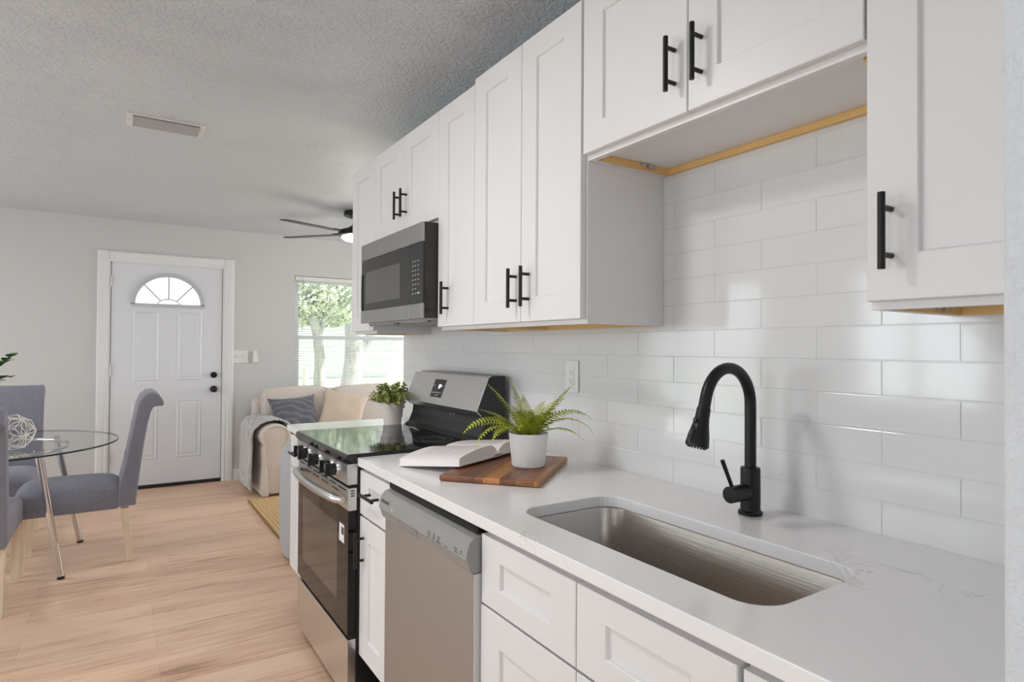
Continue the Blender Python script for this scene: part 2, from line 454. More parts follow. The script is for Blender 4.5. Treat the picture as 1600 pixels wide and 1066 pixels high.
# short return wall at the near end of the counter
struct('wall_return', MB().box(-.70, .006, .06, .222, 0, ZC, .012, 3), 'paint_rough')
# subway tile, every tile bevelled and set a hair out of true like real ones
PT, HT = .2905, .0752
def tiles():
    mb = MB()
    mb.box(.00125, .0068, .224, YE, .80, 2.30)
    z = .985 - 2 * HT; k = 0
    while z < 2.28:
        off = .660 if k % 2 else .515
        y = off - 2 * PT
        while y < YE - .002:
            a = max(y, .2245) + .0009; b_ = min(y + PT, YE) - .0009
            if b_ - a > .01:
                t = bmesh.new(); bmesh.ops.create_cube(t, size=1)
                for v in t.verts:
                    v.co = Vector((-.0002 + (v.co.x + .5) * .0065, a + (v.co.y + .5) * (b_ - a), z + .0009 + (v.co.z + .5) * (HT - .0018)))
                es = [e for e in t.edges if all(v.co.x < .001 for v in e.verts)]
                bmesh.ops.bevel(t, geom=es, offset=.0013, segments=2, profile=.5, affect='EDGES')
                c = Vector((.003, (a + b_) / 2, z + HT / 2))
                rot = Matrix.Rotation(random.gauss(0, .0012), 4, 'Z') @ Matrix.Rotation(random.gauss(0, .0016), 4, 'Y')
                mb.add(t, Matrix.Translation(c) @ rot @ Matrix.Translation(-c))
            y += PT
        z += HT; k += 1
    return mb
struct('wall_backsplash', tiles(), 'tile', smooth=False)
# baseboards
bb = MB()
for a in [(XL, -1.545), (-.43, 3.39)]:
    bb.prism([(YF - .014, 0), (YF - .0005, 0), (YF - .0005, .105), (YF - .006, .105), (YF - .012, .08)], 'x', a[0], a[1])
struct('baseboard_far', bb, 'trim_white', smooth=False)
struct('baseboard_left', MB().box(XL + .0005, XL + .014, 3.12, 3.98, 0, .1, .003), 'trim_white')

# ------------------------------------------------------------------ entry door
cas = MB()
prof = [(0, 0), (.092, 0), (.092, -.008), (.075, -.014), (.06, -.012), (.05, -.018), (.012, -.02), (0, -.016)]
cas.prism([(-1.545 + p[0], YF + p[1]) for p in prof], 'z', 0, 2.152)
cas.prism([(-.434 - p[0], YF + p[1]) for p in prof], 'z', 0, 2.152)
cas.prism([(YF + p[1], 2.152 - p[0]) for p in prof], 'x', -1.453, -.526)
cas.box(DX0, DX0 + .010, YF, YF + .13, 0, DZ1); cas.box(DX1 - .010, DX1, YF, YF + .13, 0, DZ1); cas.box(DX0, DX1, YF, YF + .13, DZ1 - .009, DZ1)
struct('trim_1', cas, 'trim_white', smooth=False)
d1 = bpy.data.objects.new('door_1', None); COL.objects.link(d1); d1.location = (-.99, YF + .03, 0); d1['kind'] = 'structure'
fx, fz, fa, fb = -.993, 1.690, .293, .285       # fan light: centre, base, half width, height
def door_slab():
    """slab with a half-ellipse hole"""
    t = bmesh.new(); y0, y1 = YF + .008, YF + .05
    x0, x1, z0, z1 = DX0 + .0145, DX1 - .0145, .032, 2.0615
    N = 28
    arc = [(fx - fa * cos(pi * k / N), fz + fb * sin(pi * k / N)) for k in range(N + 1)]
    def face(y):
        o_ = [t.verts.new((x, y, z)) for x, z in [(x0, z0), (x1, z0), (x1, z1), (x0, z1)]]
        i_ = [t.verts.new((x, y, z)) for x, z in arc]
        es = [t.edges.new((o_[k], o_[(k + 1) % 4])) for k in range(4)] + [t.edges.new((i_[k], i_[(k + 1) % len(i_)])) for k in range(len(i_))]
        bmesh.ops.triangle_fill(t, edges=es, use_beauty=True)
        return o_, i_
    oa, ia = face(y0); ob, ib = face(y1)
    for A, B in ((oa, ob), (ia, ib)):
        for k in range(len(A)): t.faces.new((A[k], A[(k + 1) % len(A)], B[(k + 1) % len(A)], B[k]))
    return t
ds = MB(); ds.add(door_slab())
def panel(mb, x0, x1, z0, z1):
    y = YF + .008
    def ring(d, h): return [(x0 + d, y - h, z0 + d), (x1 - d, y - h, z0 + d), (x1 - d, y - h, z1 - d), (x0 + d, y - h, z1 - d)]
    rs = [ring(0, 0), ring(.010, .007), ring(.022, .001), ring(.045, .007)]
    vs = [[mb.bm.verts.new(p) for p in r] for r in rs]
    for A, B in zip(vs, vs[1:]):
        for k in range(4): mb.bm.faces.new((A[k], A[(k + 1) % 4], B[(k + 1) % 4], B[k]))
    mb.bm.faces.new(vs[-1])
for x0, x1 in ((-1.275, -1.07), (-.916, -.712)):
    panel(ds, x0, x1, .985, 1.622); panel(ds, x0, x1, .262, .805)
struct('slab', ds, 'door_white', parent=d1, smooth=False)
ws = MB()
ws.box(DX0 + .0102, DX0 + .03, YF + .0505, YF + .07, .03, 2.066); ws.box(DX1 - .03, DX1 - .0102, YF + .0505, YF + .07, .03, 2.066); ws.box(DX0 + .03, DX1 - .03, YF + .0505, YF + .07, 2.04, 2.066)
struct('door_gap_shade', ws, 'dark_gap', parent=d1, smooth=False)  # near-black strips added behind the leaf to darken its edge gap
fr = MB()
N = 32
def arcband(mb, a0, b0, a1, b1, y0, y1):
    p = [(fx - a0 * cos(pi * k / N), fz + b0 * sin(pi * k / N)) for k in range(N + 1)]
    q = [(fx - a1 * cos(pi * k / N), fz + b1 * sin(pi * k / N)) for k in range(N + 1)]
    for i in range(N):
        mb.prism([p[i], p[i + 1], q[i + 1], q[i]], 'y', y0, y1)
arcband(fr, fa + .006, fb + .006, fa - .028, fb - .028, YF - .008, YF + .012)
fr.box(fx - fa - .006, fx + fa + .006, YF - .008, YF + .012, fz - .022, fz + .006)
arcband(fr, .094, .055, .084, .046, YF - .004, YF + .012)
for ang in (43, 90, 137):
    a = R(ang); p0 = Vector((fx + .09 * cos(a), YF + .003, fz + .052 * sin(a))); p1 = Vector((fx + (fa - .02) * cos(a), YF + .003, fz + (fb - .02) * sin(a)))
    fr.cyl(p0, p1, .006, seg=8)
struct('fanlight_frame', fr, 'fanlight_grey', parent=d1, smooth=False)
fg = MB(); fg.prism([(fx - (fa - .002) * cos(pi * k / N), fz + (fb - .002) * sin(pi * k / N)) for k in range(N + 1)], 'y', YF + .024, YF + .030)
struct('fanlight_glass', fg, 'textured_glass', parent=d1, smooth=False)
for z, r in ((1.03, .027), (.894, .030)):
    k = MB(); xk = -.606
    k.cyl((xk, YF + .006, z), (xk, YF - .006, z), r * 1.08, seg=28, bev=.002)
    if r > .028:
        k.cyl((xk, YF - .006, z), (xk, YF - .035, z), .012); t = bmesh.new(); bmesh.ops.create_uvsphere(t, u_segments=24, v_segments=14, radius=.028)
        k.add(t, Matrix.Translation((xk, YF - .048, z)) @ Matrix.Diagonal((1, .75, 1, 1)))
    else:
        k.cyl((xk, YF - .006, z), (xk, YF - .02, z), .022, seg=24, bev=.003); k.box(xk - .004, xk + .004, YF - .034, YF - .02, z - .014, z + .014, .002)
    struct('knob' if r > .028 else 'deadbolt', k, 'black_metal', parent=d1)
for z in (1.88, 1.08, .30):
    h = MB().cyl((DX0 + .011, YF - .006, z - .05), (DX0 + .011, YF - .006, z + .05), .006, seg=12)
    struct('hinge', h, 'hinge_steel', parent=d1)
struct('threshold', MB().box(DX0 + .011, DX1 - .011, YF - .004, YF + .10, 0, .029, .003), 'black_plastic', parent=d1)

# ------------------------------------------------------------------ front window with blinds
win = bpy.data.objects.new('window_1', None); COL.objects.link(win); win.location = ((WX0 + WX1) / 2, YF + .08, WZ0); win['kind'] = 'structure'
f = MB(); zm = 1.405
def frame(mb, x0, x1, z0, z1, y0, y1, t):
    mb.box(x0, x0 + t, y0, y1, z0, z1); mb.box(x1 - t, x1, y0, y1, z0, z1); mb.box(x0 + t, x1 - t, y0, y1, z0, z0 + t); mb.box(x0 + t, x1 - t, y0, y1, z1 - t, z1)
frame(f, WX0, WX1, WZ0, WZ1, YF + .075, YF + .145, .03)
struct('frame', f, 'plastic_white', parent=win, smooth=False)
f = MB(); frame(f, WX0 + .03, WX1 - .03, WZ0 + .03, zm + .02, YF + .085, YF + .11, .035); struct('lower_sash', f, 'plastic_white', parent=win, smooth=False)
f = MB(); frame(f, WX0 + .03, WX1 - .03, zm - .018, WZ1 - .03, YF + .115, YF + .14, .035); struct('upper_sash', f, 'plastic_white', parent=win, smooth=False)
g = MB(); g.box(WX0 + .06, WX1 - .06, YF + .096, YF + .100, WZ0 + .06, zm - .01); g.box(WX0 + .06, WX1 - .06, YF + .126, YF + .130, zm + .01, WZ1 - .06)
struct('pane', g, 'window_glass', parent=win, smooth=False)
struct('sill', MB().box(WX0 + .002, WX1 - .002, YF - .015, YF + .074, WZ0 + .0005, WZ0 + .02, .004), 'trim_white', parent=win)
bl = thing('window_blind', 'white slatted blind lowered over the window above the sofa', 'blind', (WX0 + .5, YF + .04, WZ1))
s_ = MB(); z = WZ1 - .06; bx0, bx1 = WX0 + .012, WX1 - .012
while z > WZ0 + .06:
    th = R(-6)
    c_, n_ = cos(th) * .0125, sin(th) * .0125
    s_.prism([(YF + .04 - c_, z - n_), (YF + .04, z + .0018), (YF + .04 + c_, z + n_), (YF + .04 + c_, z + n_ + .0008), (YF + .04, z + .0026), (YF + .04 - c_, z - n_ + .0008)], 'x', bx0, bx1)
    z -= .0235
obj('slats', s_, 'blind_slat', bl, smooth=False)
obj('headrail', MB().box(bx0, bx1, YF + .022, YF + .06, WZ1 - .045, WZ1 - .004, .002), 'plastic_white', bl)
obj('bottom_rail', MB().box(bx0, bx1, YF + .028, YF + .052, WZ0 + .034, WZ0 + .05, .002), 'plastic_white', bl)
obj('tilt_wand', MB().tube([(WX0 + .085, YF + .015, WZ1 - .03), (WX0 + .082, YF + .014, WZ1 - .58)], .0035, 8), 'vent_shade', bl)
for x in (.25, .95, 1.6):
    c_ = MB()
    for dy in (.0265, .0535): c_.cyl((x, YF + dy, WZ0 + .04), (x, YF + dy, WZ1 - .04), .0008, seg=5)
    obj('ladder_cord', c_, 'plastic_white', bl)

# out-of-frame dining window; the glazed doors and rear window are added for fill
def simple_window(name, axis, c, w_, z0, z1):
    e_ = bpy.data.objects.new(name, None); COL.objects.link(e_); e_['kind'] = 'structure'
    mb = MB(); gl = MB()
    if axis == 'x':
        e_.location = (XL - .1, c, z0); y0, y1 = c - w_ / 2, c + w_ / 2
        for a in ((y0, y0 + .05, z0, z1), (y1 - .05, y1, z0, z1), (c - .03, c + .03, z0 + .05, z1 - .05), (y0 + .05, y1 - .05, z0, z0 + .05), (y0 + .05, y1 - .05, z1 - .05, z1)):
            mb.box(XL - .12, XL - .05, *a)
        gl.box(XL - .09, XL - .085, y0 + .03, y1 - .03, z0 + .03, z1 - .03)
    else:
        e_.location = (c, YB - .1, z0); x0, x1 = c - w_ / 2, c + w_ / 2
        for a, zz in (((x0, x0 + .05), (z0, z1)), ((x1 - .05, x1), (z0, z1)), ((c - .03, c + .03), (z0 + .05, z1 - .05)), ((x0 + .05, x1 - .05), (z0, z0 + .05)), ((x0 + .05, x1 - .05), (z1 - .05, z1))):
            mb.box(a[0], a[1], YB - .12, YB - .05, zz[0], zz[1])
        gl.box(x0 + .03, x1 - .03, YB - .09, YB - .085, z0 + .03, z1 - .03)
    struct('frame', mb, 'plastic_white', parent=e_, smooth=False); struct('pane', gl, 'window_glass', parent=e_, smooth=False)
simple_window('window_2', 'x', 2.55, 1.1, .8, 2.1)
simple_window('added_door_2', 'x', 0.0, 1.8, .001, 2.1)  # added opening for the kitchen fill light
simple_window('added_door_3', 'x', 4.9, 1.8, .001, 2.1)  # added opening for the dining side fill light
simple_window('added_window_3', 'y', -2.2, 1.8, .8, 2.05)  # added opening for the rear fill light

# switch plate and remote holder beside the door
sw = thing('light_switch', 'white double light switch plate on the wall right of the front door', 'light switch', (-.365, YF, 1.207))
obj('plate', MB().box(-.435, -.298, YF - .007, YF - .0005, 1.145, 1.268, .002), 'plastic_white', sw)
for x in (-.398, -.338): obj('toggle', MB().box(x - .006, x + .006, YF - .018, YF - .007, 1.194, 1.222, .002), 'plastic_white', sw)
rm = thing('fan_remote', 'slim white remote in its wall cradle next to the switch plate', 'remote', (-.232, YF, 1.2))
obj('cradle', MB().box(-.262, -.204, YF - .012, YF - .0005, 1.14, 1.225, .003), 'plastic_white', rm)
obj('handset', MB().box(-.258, -.222, YF - .030, YF - .013, 1.15, 1.268, .004), 'plastic_white', rm)

# ------------------------------------------------------------------ cabinets
DT = .019                     # door thickness
def shaker(y0, y1, z0, z1, xf, st=.079, rt=.072, rb=.075, rec=.008, gap=.0015):
    """frame-and-panel front in plane x = xf facing -X, as one mesh"""
    mb = MB(); y0 += gap; y1 -= gap; z0 += gap; z1 -= gap
    x1 = xf + DT; bm = mb.bm; b_ = .0016
    O_ = [(y0, z0), (y1, z0), (y1, z1), (y0, z1)]; I_ = [(y0 + st, z0 + rb), (y1 - st, z0 + rb), (y1 - st, z1 - rt), (y0 + st, z1 - rt)]
    def sh(L, d): return [(L[0][0] + d, L[0][1] + d), (L[1][0] - d, L[1][1] + d), (L[2][0] - d, L[2][1] - d), (L[3][0] + d, L[3][1] - d)]
    loops = [(O_, x1), (O_, xf + b_), (sh(O_, b_), xf), (sh(I_, -b_), xf), (I_, xf + b_), (sh(I_, .0022), xf + rec)]
    V = [[bm.verts.new((x, y, z)) for y, z in L] for L, x in loops]
    for A, B in zip(V, V[1:]):
        for k in range(4): bm.faces.new((A[k], A[(k + 1) % 4], B[(k + 1) % 4], B[k]))
    bm.faces.new(V[-1]); bm.faces.new(V[0][::-1])
    return mb
def bar_pull(x, y, z, L=.124, vertical=True, off=.031):
    mb = MB(); h = L / 2; xb = x - off
    d = Vector((0, 0, 1)) if vertical else Vector((0, 1, 0)); c = Vector((xb, y, z))
    mb.cyl(c - d * h, c + d * h, .0058, seg=18, bev=.0008)
    for s in (-1, 1):
        p = c + d * (s * .038); mb.cyl(p, (x - .0002, p.y, p.z), .0048, seg=14)
    return mb
XU = -.3156                   # face of the upper doors
def upper(name, label, y0, y1, z0, z1, doors, bz0=None, bottom_wood=True, group='white wall cabinets', front_open=None):
    """doors: list of (y0,y1,handle_y or None,handle_z)"""
    bz0 = bz0 if bz0 is not None else z0 - .012
    t = thing(name, label, 'cabinet', ((0 + XU) / 2, (y0 + y1) / 2, bz0), group)
    xb = XU + DT + .001; bt = z1 + .008; e = .0008; a, b_ = y0 + e, y1 - e
    body = MB()
    body.box(xb, xb + .018, a, b_, bz0, bt)                      # face frame
    body.box(xb + .018, -.0015, a, a + .014, bz0, bt); body.box(xb + .018, -.0015, b_ - .014, b_, bz0, bt)   # sides
    body.box(xb + .018, -.0015, a + .014, b_ - .014, bz0 + .018, bz0 + .03)   # bottom panel, set up
    body.box(xb + .018, -.0015, a + .014, b_ - .014, bt - .012, bt)
    body.box(-.0065, -.0015, a + .014, b_ - .014, bz0 + .03, bt - .012)
    obj('body', body, 'cabinet_white', t, smooth=False)
    if bottom_wood:
        w_ = MB()
        w_.box(-.014, -.0018, a + .0145, b_ - .0145, bz0 + .0005, bz0 + .0175)
        w_.box(xb + .03, -.0145, b_ - .0265, b_ - .0145, bz0 + .0005, bz0 + .0175)
        w_.box(xb + .03, -.0145, a + .0145, a + .0265, bz0 + .0005, bz0 + .0175)
        rail = obj('hanging_rail', w_, 'raw_wood', t, smooth=False)
        rail['label'] = 'raw wood rail under the cabinet'
        c = MB()
        for yy in (b_ - .03,):
            c.box(-.10, -.075, yy - .004, yy, bz0 + .004, bz0 + .0172)
            c.box(-.125, -.11, yy - .003, yy, bz0 + .006, bz0 + .015)
        obj('clip', c, 'hinge_steel', t, smooth=False)
    for dy0, dy1, hy, hz in doors:
        d = obj('door', shaker(dy0, dy1, z0, z1, XU), 'cabinet_white', t, smooth=False)
        if hy is not None:
            h = obj('handle', bar_pull(XU, hy, hz), 'black_metal', d); h['label'] = 'black bar pull'
    return t
HZ = 1.497
upper('wall_cabinet', 'tall white wall cabinet at the far end, left of the microwave', 2.90, 3.235, 1.388, 2.25, [(2.90, 3.235, 2.945, HZ)], group='white wall cabinets')
upper('wall_cabinet', 'short two-door white cabinet directly above the microwave', 2.175, 2.90, 1.822, 2.25, [(2.53, 2.90, 2.53 + .034, 1.942), (2.175, 2.53, 2.53 - .038, 1.942)], bz0=1.812, bottom_wood=False)
upper('wall_cabinet', 'narrow single-door white wall cabinet right beside the microwave', 1.885, 2.175, 1.388, 2.25, [(1.885, 2.175, 2.175 - .092, HZ)])
upper('wall_cabinet', 'tall double-door white wall cabinet above the fern and open book', 1.2814, 1.885, 1.388, 2.268, [(1.583, 1.885, 1.583 + .026, HZ - .001), (1.288, 1.583, 1.583 - .045, HZ)])
upper('wall_cabinet', 'short two-door white cabinet high above the sink and faucet', .536, 1.2814, 1.835, 2.27, [(.918, 1.2814, .918 + .036, 1.949), (.536, .918, .918 - .039, 1.948)], bz0=1.8225)
upper('wall_cabinet', 'single-door white wall cabinet at the right edge, beside the bare return wall', .226, .536, 1.388, 2.27, [(.226, .534, .494, HZ + .003)])

# base cabinets
XB = -.645
def base(name, label, y0, y1, fronts, group='white base cabinets', end_left=False):
    t = thing(name, label, 'cabinet', (-.32, (y0 + y1) / 2, 0), group)
    e = .0008; a, b_ = y0 + e, y1 - e; xb = XB + DT + .001
    body = MB()
    body.box(xb, xb + .018, a, a + .035, .205, .884); body.box(xb, xb + .018, b_ - .035, b_, .205, .884)
    body.box(xb, xb + .018, a + .035, b_ - .035, .205, .225); body.box(xb, xb + .018, a + .035, b_ - .035, .865, .884)
    body.box(xb + .018, -.002, a, a + .014, .205, .884); body.box(xb + .018, -.002, b_ - .014, b_, .205, .884)
    body.box(xb + .018, -.002, a + .014, b_ - .014, .205, .22)
    obj('body', body, 'cabinet_white', t, smooth=False)
    k = MB().box(xb + .06, xb + .075, a, b_, 0, .204); k.box(xb + .075, -.01, a, a + .014, 0, .204); k.box(xb + .075, -.01, b_ - .014, b_, 0, .204)
    obj('toe_kick', k, 'cover_dark', t, smooth=False)
    for kind, dy0, dy1, z0, z1, h in fronts:
        if kind == 'drawer':
            d = obj('drawer', shaker(dy0, dy1, z0, z1, XB, .082, .05, .052), 'cabinet_white', t, smooth=False)
        else:
            d = obj('door', shaker(dy0, dy1, z0, z1, XB, .085, .075, .075), 'cabinet_white', t, smooth=False)
        if h:
            ho = obj('handle', bar_pull(XB, *h), 'black_metal' if kind == 'door' else 'gunmetal', d); ho['label'] = 'black bar pull'
    return t
ZD0, ZD1, ZL0, ZL1 = .714, .872, .215, .708
base('base_cabinet', 'white base cabinet at the far end, beyond the cooker', 2.846, 3.16,
     [('drawer', 2.849, 3.157, ZD0, ZD1, (3.0, .795, .124, False)), ('door', 2.849, 3.157, ZL0, ZL1, None)])
base('base_cabinet', 'narrow white drawer and door cabinet between the cooker and the dishwasher', 1.828, 2.113,
     [('drawer', 1.828, 2.113, ZD0, ZD1, (1.968, .802, .124, False)), ('door', 1.828, 2.113, ZL0, ZL1, (2.07, .60, .124, True))])
base('sink_cabinet', 'wide white base cabinet under the sink with two false drawer fronts', .539, 1.249,
     [('drawer', .894, 1.249, .706, .870, None), ('drawer', .539, .894, .706, .870, None), ('door', .894, 1.252, .217, .703, None), ('door', .539, .894, .217, .703, None)])
base('base_cabinet', 'white base cabinet at the near end of the counter by the return wall', .226, .534,
     [('drawer', .226, .532, .706, .870, None), ('door', .226, .532, .217, .703, None)])

# ------------------------------------------------------------------ countertops
CT, CB, XC = .914, .8855, -.656
def rrect(x0, x1, y0, y1, r, n=8):
    P = []
    for cx, cy, a0 in ((x1 - r, y1 - r, 0), (x0 + r, y1 - r, 90), (x0 + r, y0 + r, 180), (x1 - r, y0 + r, 270)):
        for k in range(n + 1):
            a = R(a0 + 90 * k / n); P.append((cx + r * cos(a), cy + r * sin(a)))
    return P
SX0, SX1, SY0, SY1, SR = -.553, -.252, .562, 1.238, .062
def slab(outer, hole=None, z0=CB, z1=CT):
    t = bmesh.new()
    def face(z):
        o_ = [t.verts.new((x, y, z)) for x, y in outer]
        es = [t.edges.new((o_[k], o_[(k + 1) % len(o_)])) for k in range(len(o_))]
        i_ = []
        if hole:
            i_ = [t.verts.new((x, y, z)) for x, y in hole]; es += [t.edges.new((i_[k], i_[(k + 1) % len(i_)])) for k in range(len(i_))]
        bmesh.ops.triangle_fill(t, edges=es, use_beauty=True)
        return o_, i_
    oa, ia = face(z0); ob, ib = face(z1)
    for A, B in ((oa, ob), (ia, ib)):
        for k in range(len(A)): t.faces.new((A[k], A[(k + 1) % len(A)], B[(k + 1) % len(A)], B[k]))
    return t
mb = MB(); mb.add(slab([(XC, .224), (-.0008, .224), (-.0008, 2.116), (XC + .008, 2.116), (XC + .0023, 2.1137), (XC, 2.108)], rrect(SX0, SX1, SY0, SY1, SR)))
ct = obj('countertop', mb, 'quartz', smooth=False, bevel=.0022)
tag(ct, 'long white quartz countertop with faint grey veins around the sink', 'countertop')
mb = MB(); mb.add(slab([(XC, 2.842), (-.0008, 2.842), (-.0008, 3.2), (XC + .008, 3.2), (XC, 3.192)]))
ct2 = obj('countertop', mb, 'quartz', smooth=False, bevel=.0022)
tag(ct2, 'short white countertop past the cooker, carrying the bushy potted plant', 'countertop')
# undermount sink
sk = thing('sink', 'stainless steel undermount sink bowl set in the white countertop', 'sink', (-.4025, .9, .68))
mb = MB(); bm = mb.bm
prof = [(.03, CB - .001, .06), (.004, CB - .001, .066), (.002, CB - .004, .064), (0.0, CB - .16, .06), (-.006, CB - .185, .058), (-.02, CB - .197, .05), (-.05, CB - .20, .035)]
V = []
for g_, z, r in prof:
    P = rrect(SX0 - g_, SX1 + g_, SY0 - g_, SY1 + g_, max(r + (g_ if g_ < 0 else 0), .015))
    V.append([bm.verts.new((x, y, z)) for x, y in P])
for A, B in zip(V, V[1:]):
    n = len(A)
    for k in range(n): bm.faces.new((A[k], A[(k + 1) % n], B[(k + 1) % n], B[k]))
bm.faces.new(V[-1])
so = obj('bowl', mb, 'steel_sink', sk, angle=50)
sl = so.modifiers.new('solid', 'SOLIDIFY'); sl.thickness = .0012; sl.offset = -1
obj('drain', MB().lathe([(0, .0), (.03, .0), (.034, .002), (.044, .003), (.045, .001)], (-.4025, .9, CB - .1985), 28), 'chrome', sk)

# ------------------------------------------------------------------ faucet
fc = thing('faucet', 'matt black pull-down faucet standing behind the sink', 'faucet', (-.098, .912, CT))
fx_, fy_ = -.098, .912
obj('base', MB().lathe([(0, .0005), (.0275, .0005), (.028, .003), (.028, .007), (.025, .010), (.0228, .011), (.0228, .108), (.0215, .112), (.014, .113), (0, .113)], (fx_, fy_, CT), 32), 'black_metal', fc)
path = [(fx_, fy_, CT + .112), (fx_, fy_, CT + .18), (fx_, fy_, CT + .255)]
ar = .0815; cz = CT + .262
for k in range(1, 19):
    a = R(163 * k / 18.0); path.append((fx_ - ar + ar * cos(a), fy_, cz + ar * 1.08 * sin(a)))
ae = Vector(path[-1]); dv = Vector((-.285, 0, -1)).normalized()
path += [tuple(ae + dv * .014), tuple(ae + dv * .03)]
obj('spout', MB().tube(path, .0133, 18), 'black_metal', fc)
p0 = ae + dv * .026
HS = .76
sp = obj('spray_head', MB().tube([p0 + dv * t * HS for t in (0, .004, .03, .055, .085, .112, .118)], [.0138, .0152, .0158, .0185, .0235, .0262, .0245], 24), 'black_metal', fc)
b0 = p0 + dv * .046; n_ = Vector((-.97, 0, .25))
bt = MB(); bt.tube([b0 + n_ * .016, b0 + n_ * .022 + dv * .012, b0 + n_ * .0245 + dv * .03, b0 + n_ * .022 + dv * .042], [.004, .0065, .0065, .004], 10)
bt.cyl(b0 + n_ * .014 - dv * .014, b0 + n_ * .0235 - dv * .014, .0045, seg=12)
obj('spray_button', bt, 'black_plastic', sp)
nz = MB()
end = p0 + dv * .118 * HS; ux = Vector((0, 1, 0)); uy = dv.cross(ux)
for q in range(18):
    a = 2 * pi * q / 18; c = end + (ux * cos(a) + uy * sin(a)) * .019; nz.cyl(c, c + dv * .003, .002, seg=6)
obj('nozzles', nz, 'black_plastic', sp)
lv = MB(); lv.cyl((fx_ - .018, fy_, CT + .055), (fx_ - .078, fy_, CT + .055), .0195, seg=28, bev=.0015)
va = obj('valve', lv, 'black_metal', fc)
lv = MB().tube([(fx_ - .066, fy_, CT + .068), (fx_ - .075, fy_ + .006, CT + .098), (fx_ - .087, fy_ + .013, CT + .135)], [.0046, .0046, .0052], 12)
obj('lever', lv, 'black_metal', va)

# ------------------------------------------------------------------ electric range
RY0, RY1 = 2.1195, 2.838
rg = thing('electric_range', 'stainless steel electric cooker with glossy black glass top and five knobs', 'cooker', (-.36, (RY0 + RY1) / 2, 0))
obj('body', MB().box(-.652, -.06, RY0, RY1, .03, .893, .003), 'black_plastic', rg)
for x in (-.62, -.12):
    for y in (RY0 + .05, RY1 - .05): obj('foot', MB().cyl((x, y, .0005), (x, y, .032), .018, seg=14), 'black_plastic', rg)
ck = MB().prism([(-.695, .897), (-.690, .892), (-.06, .892), (-.06, .925), (-.683, .927), (-.692, .924), (-.697, .915)], 'y', RY0 - .0015, RY1 + .002, .0015)
co = obj('cooktop', ck, 'black_gloss', rg, angle=25)
for x, y, r in ((-.53, 2.29, .11), (-.53, 2.66, .085), (-.27, 2.30, .08), (-.27, 2.66, .11)):
    rings = MB()
    for rr in (r, r * .62): rings.lathe([(rr - .0008, 0), (rr - .0008, .0003), (rr + .0008, .0003), (rr + .0008, 0)], (x, y, .9262), 56)
    obj('burner_ring', rings, 'legend_grey', co)
cp = MB().prism([(-.652, .892), (-.690, .891), (-.687, .818), (-.652, .818)], 'y', RY0 + .001, RY1 - .001, .0015)
pn = obj('control_panel', cp, 'steel', rg)
obj('panel_gap', MB().box(-.675, -.652, RY0 + .003, RY1 - .003, .808, .818), 'dark_gap', rg)
for dy in (-.236, -.163, 0, .163, .236):
    y = 2.478 + dy; z = .856
    bz = MB().cyl((-.6885, y, z), (-.697, y, z), .027, .024, seg=30, bev=.001)
    bo = obj('knob', bz, 'steel', rg); bo['label'] = 'black knob on a steel collar'
    k = MB().cyl((-.697, y, z), (-.716, y, z), .0225, .0215, seg=30, bev=.002)
    k.prism([(y - .0225, z - .018), (y + .0225, z - .018), (y + .0225, z + .018), (y - .0225, z + .018)], 'x', -.722, -.716, .001)
    k.box(-.735, -.720, y - .0065, y + .0065, z - .024, z + .024, .002)
    obj('grip', k, 'black_plastic', bo)
    obj('pointer', MB().box(-.7358, -.7351, y - .0012, y + .0012, z + .004, z + .021), 'legend', bo)
# oven door
od = MB().box(-.684, -.653, RY0 + .002, RY1 - .002, .725, .806, .002)
dr = obj('oven_door', od, 'steel', rg)
sl_ = MB()
for i in range(6):
    yc = RY0 + .075 + i * (RY1 - RY0 - .15) / 5
    sl_.box(-.6845, -.680, yc - .044, yc + .044, .792, .797)
for i in range(4):
    yc = RY0 + .16 + i * (RY1 - RY0 - .32) / 3
    sl_.box(-.6845, -.680, yc - .044, yc + .044, .775, .779)
for i in range(3): sl_.box(-.676, -.662, RY0 + .0012, RY0 + .004, .776 + i * .009, .780 + i * .009)
obj('vent_slots', sl_, 'dark_gap', dr, smooth=False)
obj('door_glass', MB().box(-.684, -.653, RY0 + .002, RY1 - .002, .285, .7245, .002), 'glass_dark', dr)
obj('door_window', MB().box(-.6846, -.6835, RY0 + .125, RY1 - .09, .375, .655, .0004), 'oven_window', dr)
hp = []
for k in range(25):
    u = k / 24; y = RY0 + .035 + u * (RY1 - RY0 - .07); bow = sin(pi * u) ** .55
    hp.append((-.694 - .040 * bow, y, .760 + .004 * sin(pi * u)))
obj('handle', MB().tube(hp, [.012] + [.0165] * 23 + [.012], 14), 'chrome' if False else 'steel', dr)
stk = obj('energy_sticker', MB().box(-.6850, -.6843, 2.165, 2.222, .60, .665), 'sticker', dr, smooth=False)
obj('sticker_mark', MB().box(-.6853, -.6849, 2.168, 2.196, .628, .655), 'legend_dark', stk, smooth=False)
obj('drawer_gap', MB().box(-.668, -.653, RY0 + .004, RY1 - .004, .27, .285), 'dark_gap', rg, smooth=False)
obj('storage_drawer', MB().box(-.683, -.653, RY0 + .002, RY1 - .002, .058, .27, .002), 'steel', rg)
